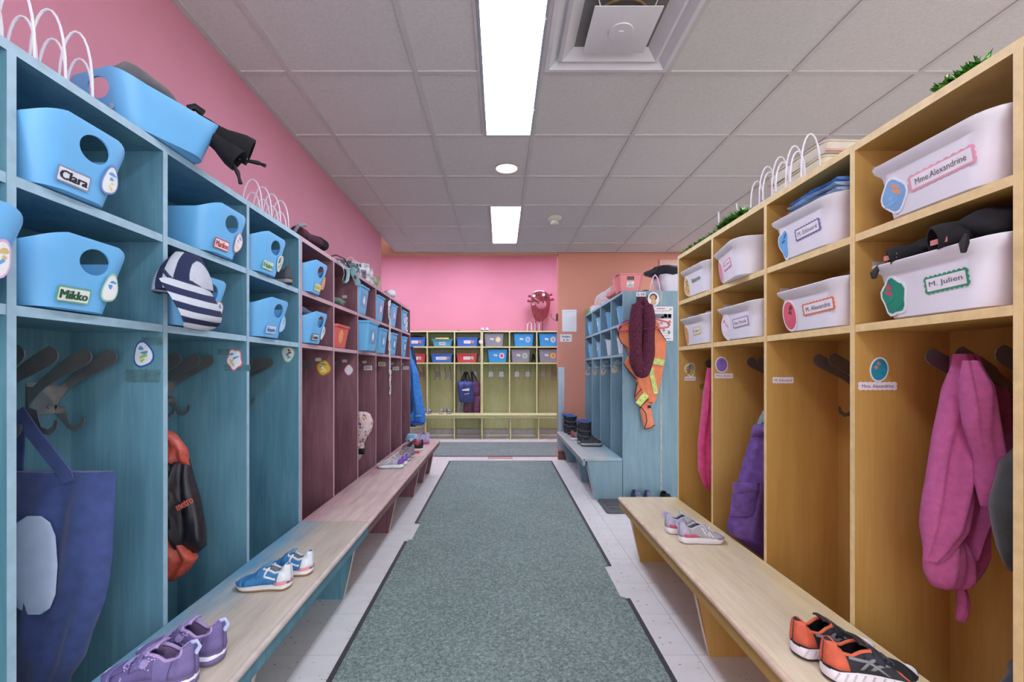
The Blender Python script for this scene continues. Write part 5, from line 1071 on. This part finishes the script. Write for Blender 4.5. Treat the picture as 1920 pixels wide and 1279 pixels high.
world_part(drape('vest_lower', 3.928, [(716, 1196, 1208), (740, 1190, 1216), (750, 1192, 1215), (764, 1199, 1206)], .028, ov, None, 1, .2, 14, 5, fine=5), T)
world_part(drape('vest_tail', 3.932, [(752, 1210, 1219), (768, 1200, 1221), (785, 1203, 1224), (798, 1206, 1227.5), (804, 1208, 1222)], .03, mk('#f0906c', .75, .05, 20, .2), None, 1, .25, 14, 6, fine=5), T)
for pts, w in (([(1221, 677), (1232, 678), (1243, 681)], .052), ([(1219, 688), (1221, 705), (1225, 722), (1228, 738)], .038), ([(1195, 758), (1203, 747), (1211, 739)], .055)): world_part(pixstrip('reflective_band', 3.92, pts, w, lime, None, .003, .026), T)
for pts in ([(1179, 600), (1166, 606), (1160, 620), (1160, 632), (1165, 643), (1178, 654)], [(1231, 612), (1240, 626), (1249, 639)], [(1169, 681), (1180, 697), (1194, 712)], [(1196, 716), (1189.5, 744)], [(1189, 746), (1203, 729)], [(1199, 765), (1216, 748)], [(1202, 763), (1211, 775), (1213, 790), (1208, 804)], [(1208, 804.5), (1219, 803), (1228, 797)], [(1219, 755), (1223.5, 755.5)]):
    world_part(MB().tube([PY(u, v, 3.90) for u, v in pts], .0035, 6).build('piping', bp, None), T)
world_part(pixstrip('hook_tape', 3.92, [(1213, 763), (1219, 762)], .024, M_black, None, .003, .02), T)
T = thing('knit_scarf', 'burgundy knitted loop scarf hanging on the end panel hook', 'scarf', PY(1200, 705, 3.86)); kn = knit('burgundy_knit', '#7d3450', '#3a1426')
path = [(1205, 562), (1198, 570), (1193, 592), (1192, 620), (1192, 650), (1193, 675), (1197, 690), (1203, 697), (1209, 690), (1213, 675), (1215, 650), (1216, 620), (1215, 592), (1211, 570)]
ctl = [PY(u, v, 3.81) for u, v in path]; P = []
for i in range(len(ctl)):
    a, b_, c, d = (ctl[(i + k - 1) % len(ctl)] for k in range(4))
    for q in range(4): t = q / 4; P.append(.5 * ((2 * b_) + (c - a) * t + (2 * a - 5 * b_ + 4 * c - d) * t * t + (3 * b_ - a - 3 * c + d) * t ** 3))
R = [.026 if (p.z > PY(0, 572, 3.81).z) else .056 + .004 * sin(i * .7) for i, p in enumerate(P)]
world_part(MB().tube(P, R, 14, 0, True, .95, (0, -1, 0)).build('loop', kn, None, smooth=75), T)
world_part(pixstrip('seam', 3.755, [(1206, 617), (1214, 617), (1226, 619)], .010, mk('#5a2138', .9), None, .006), T)

# ------------------------------------------------------------------ on top of the lockers
def wire_rack(label, x, y0, n, pitch, h=.15, w=.075, facing=1, group='white wire racks', skew=0.0, lows=True):
    T = thing('wire_rack', label, 'rack', (x, y0, ZT + .0005), 0, group)
    def arch(cx, cy, hh, ww, nm='arch'):
        MB().tube([(cx + ww/2 * cos(pi * k / 12) * (1 - .0 * k), cy + skew * sin(pi * k / 12), .004 + hh * sin(pi * k / 12) ** .8) for k in range(13)], .0030, 6).build(nm, M_wire, T)
    for k in range(n):
        arch(0, k * pitch, h, w)
        if lows: arch(-.02, k * pitch + pitch * .45, h * .72, w * .8, 'low_arch')
    for s in (-1, 1): MB().tube([(s * w/2, -.02, .004), (s * w/2, n * pitch - .01, .004)], .0032, 6).build('base_rail', M_wire, T)
    return T
wire_rack('white wire rack of tall arches on the teal lockers near blue basket', -1.055, .87, 5, .072, h=.165, w=.085)
wire_rack('white wire rack where the teal lockers meet the maroon ones', -1.075, 2.02, 4, .085, h=.15, w=.085)
wire_rack('white wire rack holding comics on the maroon lockers', -1.10, 3.42, 5, .10, h=.15, w=.09)
wire_rack('white wire rack of tall arches on the honey lockers', 1.092, 1.64, 4, .088, h=.155, w=.068)
wire_rack('white wire rack on the teal lockers by the orange wall', 1.11, 4.60, 7, .065, h=.15, w=.085, lows=False)
wire_rack('white wire rack close against the orange wall on teal lockers', 1.12, 5.08, 5, .060, h=.17, w=.09, lows=False)
T = wire_rack('white wire rack standing under the red cut-out creature', .52, 7.80, 1, .05, h=.145, lows=False, group='white wire racks'); T.location = (.49, 7.74, 1.7455)
for k in range(4): MB().tube([(-.04 + .065 * k, .03, .003), (-.038 + .065 * k, .03, .135)], .006, 6).build('upright', M_wire, T)
# white wire uprights among the garland
for u, v, X, lb in ((1347, 432, 1.10, 'single white wire upright next to the garland, towards orange wall'), (1381, 412, 1.13, 'bent white wire upright sticking out of the green garland')):
    p = PX(u, v, X); tag(origin(MB().tube([(p.x, p.y, ZT + .001), (p.x + .004, p.y, ZT + .06), (p.x, p.y, ZT + .125)], .004, 6).build('wire_upright', M_wire), (p.x, p.y, ZT)), lb, 'wire')
# magazines
def booklet(label, loc, rot, w, h, t, col, group, stripes_=()):
    T = thing('magazine', label, 'magazine', loc, 0, group); T.rotation_euler = rot
    MB().box(-w/2, w/2, -t/2, t/2, 0, h).build('pages', M_paper, T, bev=.0008); MB().box(-w/2 - .001, w/2 + .001, -t/2 - .0015, -t/2 - .0002, 0, h + .001).build('cover', mk(col, .4, .3, 25), T)
    for k, (x, z, ww, hh, c) in enumerate(stripes_): MB().box(x - ww/2, x + ww/2, -t/2 - .0022, -t/2 - .0016, z - hh/2, z + hh/2).build('cover_print', mk(c, .4, .2, 60), T)
    return T
pr = [(-.03, .125, .12, .025, '#4a4652'), (.02, .08, .10, .03, '#8a84a6'), (-.02, .04, .14, .03, '#b3aab4'), (.05, .05, .03, .05, '#6a6272')]
booklet('grey printed comic leaning in the wire rack on maroon lockers', (-1.085, 3.56, ZT + .006), (radians(-10), 0, radians(42)), .20, .15, .006, '#d9d6dc', 'comics in the wire rack', pr)
booklet('grey printed comic with dark title further back in the rack', (-1.10, 3.70, ZT + .006), (radians(-8), 0, radians(40)), .20, .14, .006, '#cfcbd2', 'comics in the wire rack', pr[::-1])
booklet('red spined comic at the front of the rack on maroon lockers', (-1.13, 3.46, ZT + .006), (radians(-6), 0, radians(40)), .14, .12, .005, '#b05a68', 'comics in the wire rack', pr[:1])
T = booklet('olive green file box at the end of the wire rack', (-1.11, 3.99, ZT + .001), (0, 0, radians(35)), .14, .12, .07, '#b5b496', None); T['category'] = 'file box'; T.name = 'file_box'
lump('paper_ball', 'crumpled white tissue on top of the far maroon lockers', 'tissue', (-1.03, 4.36, ZT + .001), (.10, .14, .075), mk('#ece9ec', .7), 21, amp=.10)
# purple mitten with fur and teal strap
T = thing('winter_mitten', 'plum mitten with black fur cuff on top of the maroon lockers', 'mitten', (-1.04, 2.62, ZT))
cuff((-1.08, 2.46, ZT + .055), (-1.045, 2.66, ZT + .05), .045, .040, mk('#4e2638', .85, .1, 30, .3), T, 'mitten_body', False)
cuff((-1.045, 2.65, ZT + .05), (-1.04, 2.71, ZT + .05), .046, .044, mk('#26242a', .98, .4, 120, 1.0), T, 'fur_cuff')
world_part(MB().tube([(-1.09, 2.44, ZT + .03), (-1.05, 2.43, ZT + .085), (-1.02, 2.45, ZT + .09)], .009, 6).build('grey_edge', mk('#93a0a4', .8), None), T)
T = thing('bag_strap', 'pale teal shoulder strap with buckle hanging off the maroon lockers', 'strap', (-1.0, 3.0, ZT)); ts = mk('#a3c9cc', .75, .06, 40, .3)
def ribbon(name, pts, w, mat, T, wdir=(0, 1, 0)):
    rings = []; g = Vector(wdir) * (w / 2)
    for i, p in enumerate(pts):
        p = Vector(p); a = Vector(pts[max(0, i - 1)]); b_ = Vector(pts[min(len(pts) - 1, i + 1)]); t = (b_ - a).normalized(); n = t.cross(g).normalized() * .0015
        rings.append([p + g + n, p - g + n, p - g - n, p + g - n])
    return world_part(MB().loft(rings).build(name, mat, None, smooth=60), T)
px = lambda u, v, X: PX(u, v, X)
pts = [(-1.07, 2.88, ZT + .004), (-1.02, 2.90, ZT + .005)] + [tuple(px(u, v, -.985)) for u, v in ((636, 489), (644, 503), (645, 515), (642, 526), (646, 531), (651, 526), (653, 514), (652, 505), (656, 503))] + [(-1.02, 3.13, ZT + .006), (-1.05, 3.18, ZT + .008)]
world_part(MB().tube(pts, .011, 6, 0, False, .22, (0, 1, 0)).build('webbing', ts, None), T)
pts = [(-1.04, 3.16, ZT + .006), (-.99, 3.2, ZT + .004)] + [tuple(px(u, v, -.982)) for u, v in ((659, 505), (664, 515), (668, 524), (672, 533))]
world_part(MB().tube(pts, .020, 6, 0, False, .14, (0, 1, 0)).build('webbing_end', ts, None), T)
p = px(667, 520, -.972); world_part(MB().box(p.x - .004, p.x, p.y - .02, p.y + .02, p.z - .010, p.z + .010).build('buckle', M_black, None), T)
world_part(MB().tube([(-1.06, 2.86, ZT + .02), (-1.03, 2.93, ZT + .05), (-1.02, 3.05, ZT + .055), (-1.03, 3.18, ZT + .03), (-1.04, 3.28, ZT + .008)], .004, 6).build('cord', M_black, None), T)
world_part(lump('pouch', '', '', (-1.06, 3.30, ZT + .001), (.10, .12, .075), cloth('#4f7378'), 23), T)
for k in ('label', 'category'): del bpy.data.objects['pouch'][k]
# white rolls in the last maroon cubby
for z, lb in ((Z1 + .045, 'white paper roll lying on the shelf in the last maroon cubby'), (Z1 + .128, 'white paper roll stacked on the other roll in maroon cubby')):
    T = thing('paper_roll', lb, 'roll', (-1.06, 5.045, z + .001), 0, 'white rolls')
    o = MB().loft([[(x, .042 * cos(2*pi*i/20) * s, .042 * sin(2*pi*i/20) * s) for i in range(20)] for x, s in ((-.06, .45), (-.06, 1), (.05, 1), (.052, .96), (.052, .5), (.0, .48))], 0).build('roll', M_white, T)
    MB().loft([[(x, .020 * cos(2*pi*i/16), .020 * sin(2*pi*i/16)) for i in range(16)] for x in (.0, .053)]).build('core', mk('#2d2b30', .7), T)
# dangling paper chain
T = thing('paper_chain', 'long chain of white paper cut-outs hanging down the maroon divider', 'decoration', tuple(px(731, 750, -.99))); k = 0
pts = [(731, 563), (729, 575), (729, 590), (731, 602), (731, 620), (730, 640), (730, 660), (731, 675), (731, 692), (732, 703), (731, 716), (732, 728), (731, 740)]
for i in range(len(pts) - 1):
    (u0, v0), (u1, v1) = pts[i], pts[i + 1]; p0, p1 = px(u0, v0, -.985), px(u1, v1, -.985); c = (p0 + p1) / 2; L_ = (p1 - p0).length
    f = Fr(c, (.25, 1, 0), (p0 - p1)); o = world_part(MB().prism(blob(.030 if i % 4 else .046, L_ * 1.05, 14, 3, .10, i), f, .0012).build('paper_link', mk(('#efe9ea', '#e6dfe2', '#e9e2d6')[i % 3], .6), None), T)
    o2 = MB().prism(blob(.014, L_ * .5, 10, 2, .1, i), f.turn(0, (0, 0), .0014), .0006).build('printed_spot', mk(('#d8a868', '#b9a0c4', '#c98f86')[i % 3], .6), None); world_part(o2, T)
# garlands
def garland(label, p0, p1, n, r, seed):
    rr = random.Random(seed); a, b_ = Vector(p0), Vector(p1); m = MB()
    m.tube([a + (b_ - a) * k / 12 + Vector((.01 * sin(k * 2.1), 0, 0)) for k in range(13)], .003, 5, 2)
    for k in range(n):
        c = a + (b_ - a) * rr.random() + Vector((.006 * rr.uniform(-1, 1),) * 3); th = rr.uniform(0, 2 * pi); ph = rr.uniform(-.15, 1.2)
        d = Vector((cos(th) * cos(ph), sin(th) * cos(ph), sin(ph))); L_ = r * rr.uniform(.6, 1.1); s = d.orthogonal().normalized() * .0055; e = d.cross(s.normalized()) * .004
        q = c + d * L_ * .35; z0 = ZT + .001
        vs = [c, q + s + e, c + d * L_, q - s - e]
        vs = [Vector((v.x, v.y, max(v.z, z0))) for v in vs]
        m.add(vs, [(0, 1, 2), (0, 2, 3)], 0 if rr.random() < .8 else 1)
    o = m.build('tinsel_garland', [mk('#5aa840', .25, .3, 60, 0, .7), mk('#a9d86a', .2, .2, 60, 0, .8), M_black], None, smooth=0, fix=False)
    return tag(origin(o, a), label, 'garland')
def gx(u, X): return X * F / (u - VX)
garland('green tinsel garland at the end of the honey lockers, by the orange wall', (1.075, 2.74, ZT + .012), (1.085, 2.33, ZT + .012), 420, .032, 1)
garland('bushy green tinsel garland next to the wire rack on honey lockers', (1.085, 2.29, ZT + .018), (1.085, 2.06, ZT + .018), 520, .05, 2)
garland('green tinsel garland above the white bin with pink strip', (1.075, 1.145, ZT + .010), (1.075, 1.03, ZT + .010), 170, .027, 3)
# trays and magazine stack on the honey lockers
for k, (z, c) in enumerate(((0.001, '#e6e2c0'), (.052, '#e9e3c8'), (.104, '#dcd6c2'))):
    T = thing('letter_tray', ('cream paper tray at the bottom of the stack on honey lockers', 'cream paper tray in the middle of the stack on honey lockers', 'cream paper tray topping the stack on honey lockers')[k], 'tray', (1.265, 1.83, ZT + z), radians(3 * k - 3), 'stacked letter trays')
    o = tub_mesh(.23, .33, .046, .96, .02, .004, .006, mk(c, .5)); obj('tray', o, T)
    MB().box(-.10, .10, -.15, .15, .008, .022).build('papers', mk(('#e3b9b4', '#d8d09a', '#3a3638')[k], .6, .2, 20), T, bev=.002)
    for s in (-1, 1): MB().box(-.116, .116, s * .166 - .001, s * .166 + .001, .006, .014).build('pink_edge', mk('#e2aaa6', .6), T, smooth=0)
booklet('blue and white magazine lying on the honey lockers before the wire rack', (1.085, 2.01, ZT + .006), (radians(88), 0, radians(80)), .05, .06, .008, '#3f8fa8', None)
# pink bin, white bin and cloths on the teal lockers
T = tub('pink plastic bin with label cards on top of teal lockers', (1.12, 4.10, ZT + .001), 0, .215, .20, .155, .80, .022, .009, .012, plastic('#ef8f90'), None)
for z, h, c in ((.115, .03, '#4a4248'), (.062, .05, '#e6e3e0')): decal('label_card', rrect(.062, h, .003), front(.20, .155, .80, .0, z), mk(c, .4, .3, 50), T)
MB().tube([(-.112, -.02, .14), (-.128, -.02, .12), (-.118, -.02, .03), (-.108, -.02, .01)], .006, 6).build('side_handle', plastic('#ef8f90'), T)
T = tub('white rounded bin on the teal lockers holding dark clothes', (1.53, 4.14, ZT + .001), 0, .30, .28, .15, .84, .06, .008, .012, plastic('#e6e3ee'), None)
lump('navy_jacket', 'black and navy jacket spilling out of the white rounded bin', 'clothing', (1.46, 4.10, ZT + .125), (.33, .24, .115), cloth('#1f2230'), 31)
lump('coral_hat', 'coral pink knit hat in front of the wire rack on teal lockers', 'hat', (1.10, 4.42, ZT + .001), (.16, .32, .070), mk('#e88280', .9, .08, 60, .5), 32, amp=.08)
lump('dark_hat', 'small dark navy cap behind the pink bin on teal lockers', 'cap', (1.28, 4.12, ZT + .001), (.07, .10, .03), cloth('#2a2c44'), 34, amp=.06)
T = thing('gift_bag', 'pink handled paper gift bag lying behind the sign on teal lockers', 'bag', (1.335, 4.02, ZT + .0005)); gb = mk('#efc6d2', .5)
MB().tube([(-.042, 0, .004), (-.036, 0, .06), (-.018, 0, .125), (0, 0, .145), (.018, 0, .125), (.036, 0, .06), (.042, 0, .004)], .007, 6, 0, False, .5).build('handle', gb, T); MB().box(-.05, .05, .0, .12, .0005, .010).build('flap', gb, T)
tag(origin(MB().box(1.055, 1.155, 5.56, 5.72, ZT + .001, ZT + .065).build('tissue_box', mk('#8fbf6a', .5, .1), None, bev=.004), (1.1, 5.64, ZT)), 'green cardboard box at the corner against the orange wall', 'box')
tag(origin(MB().box(1.07, 1.20, 5.41, 5.55, ZT + .001, ZT + .075).build('paper_pack', mk('#e9ecee', .5, .03), None, bev=.004), (1.13, 5.48, ZT)), 'white paper packet beside the green box on teal lockers', 'box')
# ------------------------------------------------------------------ orange wall
def notice(label, u0, u1, v0, v1, Y, lines):
    a, b_ = PY(u0, v1, Y), PY(u1, v0, Y); w, h = b_.x - a.x, b_.z - a.z
    T = thing('notice', label, 'notice', ((a.x + b_.x) / 2, Y, (a.z + b_.z) / 2)); f = Fr((0, -.0005, 0), (1, 0, 0), (0, 0, 1))
    decal('sheet', [(-w/2, -h/2), (w/2, -h/2), (w/2, h/2), (-w/2, h/2)], f, M_paper, T, .0006); return T, f, w, h
T, f, w, h = notice('white paper sheet taped to the orange wall', 1054, 1081, 581, 622, 5.7485, 0)
for x, y, ww in ((-.02, .11, .07), (.05, .112, .05), (-.055, .098, .02)): decal('print_line', rrect(ww, .004, .0005), f.turn(0, (x, y), .0007), mk('#b4b0b8', .6), T, .0001)
T, f, w, h = notice('small white sign with cloakroom lettering below the paper sheet', 1050, 1072, 627, 641, 5.7485, 0)
lettering('Vestiaire', f.turn(0, (0, .020), .0007), w * .72, .026, M_ink, T, .7); lettering('8 - 10', f.turn(0, (0, -.022), .0007), w * .42, .022, M_ink, T, .7)
struct(MB().box(1.96, 2.6, 5.728, 5.748, 1.3, 2.46).build('trim_2', mk('#e3b7a6', .6, .02)))
T = thing('wall_hook', 'dark bracket with curved steel hook on the end of the orange wall', 'hook', (.717, 5.81, 1.76))
MB().box(-.022, -.001, -.02, .02, -.045, .045).build('bracket', mk('#4b2e34', .5), T, bev=.003)
MB().tube([(-.022, 0, -.035), (-.05, 0, -.032), (-.075, 0, -.005), (-.088, 0, .03), (-.082, 0, .042)], [.006, .006, .006, .006, .009], 8).build('hook', M_chrome, T)
# ------------------------------------------------------------------ red cut-out creature
YC = 7.80
T = thing('creature_cutout', 'dark red cut-out creature figure standing on the lime lockers', 'decoration', PY(1011, 620, YC)); rd = mk('#7a2630', .3, .18, 14); q = lambda u, v: (PY(u, v, YC).x - T.location.x, PY(u, v, YC).z - T.location.z)
out = [(996, 560), (998, 552), (1004, 548), (1013, 545.5), (1022, 547), (1028, 551), (1031, 558), (1032, 566), (1031, 576), (1029, 586), (1025, 595), (1019, 602), (1011, 604), (1004, 601), (1000, 593), (997, 582), (995.5, 570)]
f0 = Fr((0, .012, 0), (1, 0, 0), (0, 0, 1))
a = MB().prism([q(*p) for p in out], f0, .024).build('body', rd, T, smooth=30)
mo = [(1004, 568), (1007, 567), (1008, 570), (1010.5, 570), (1011, 566), (1016, 565), (1017, 568), (1019.5, 568.5), (1020, 564.5), (1023, 565), (1025, 570), (1023, 576), (1018, 579), (1011, 579), (1006, 575)]
cut = MB().prism([q(*p) for p in mo], Fr((0, .05, 0), (1, 0, 0), (0, 0, 1)), .1).build('cutter', rd, T, smooth=0)
bpy.context.view_layer.update()
md = a.modifiers.new('mouth', 'BOOLEAN'); md.object = cut; md.solver = 'EXACT'; md.operation = 'DIFFERENCE'
me = bpy.data.meshes.new_from_object(a.evaluated_get(bpy.context.evaluated_depsgraph_get())); a.modifiers.clear(); a.data = me; bpy.data.objects.remove(cut)
for u, v in ((1001, 555), (1019, 553)):
    x, z = q(u, v); fe = Fr((x, -.0125, z), (1, 0, 0), (0, 0, 1)); o = MB().prism(ell(.048, .048, 18), fe, .008).build('eye', M_white, T); MB().prism(ell(.012, .012, 10), fe.turn(0, (0, 0), .0085), .002).build('pupil', M_black, o)
for u, v, du in ((994, 556, -4), (993, 565, -5), (1032, 553, 4), (1034, 562, 5)):
    x, z = q(u, v); MB().tube([(x - .02 * (1 if du > 0 else -1), 0, z), (x + du * .004, 0, z + .006), (x + du * .009 * .9, 0, z + .004)], [.018, .020, .014], 8, 0, False, .8).build('fin', rd, T)
x0, z0 = q(1012, 546.5); MB().tube([(x0 - .09, -.002, z0 - .012), (x0 - .03, -.002, z0 + .006), (x0 + .03, -.002, z0 + .006), (x0 + .08, -.002, z0 - .014)], .012, 8).build('snow_cap', M_white, T)
for (u0, v0), (u1, v1), c in (((1002, 559), (1011, 565), '#b9a9a8'), ((1005, 554), (1014, 552), '#3a1a20'), ((997, 569), (1004, 568), '#e6dcdc'), ((997, 572), (1003, 571), '#e6dcdc')):
    (xa, za), (xb, zb_) = q(u0, v0), q(u1, v1); MB().tube([(xa, -.013, za), (xb, -.013, zb_)], .006, 6).build('painted_mark', mk(c, .4), T)
for u, v, w_, h_ in ((1023, 558, .05, .07), (1010, 583, .03, .03), (1003, 594, .02, .05)):
    x, z = q(u, v); MB().prism(blob(w_, h_, 10, 3, .15, int(u)), Fr((x, -.0123, z), (1, 0, 0), (0, 0, 1)), .001).build('painted_mark', mk('#3b1a22', .4), T)
for u in (1004.5, 1017):
    (xa, za), (xb, zb_) = q(u, 600), q(u, 619.5); MB().tube([(xa, 0, za), (xb, 0, za - .10), (xb, 0, 1.7475 - T.location.z + .006)], .007, 6).build('leg', mk('#4a2a2c', .5), T)
    MB().tube([(xb - .03, -.03, 1.7475 - T.location.z + .005), (xb, 0, 1.7475 - T.location.z + .006), (xb + .03, -.03, 1.7475 - T.location.z + .005)], .005, 6).build('foot', mk('#4a2a2c', .5), T)
tag(origin(MB().lathe([(.036, 0), (.036, .003), (0, .0032)], 20).build('round_tag', mk('#e9dcdc', .5, .15, 60)), (0, 0, 0)), 'small round white tag on the lime divider beside blue bin', 'tag')
o = bpy.data.objects['round_tag']; o.location = (PY(902, 641, 7.65).x, 7.6485, PY(902, 641, 7.65).z); o.rotation_euler = (pi / 2, 0, 0)
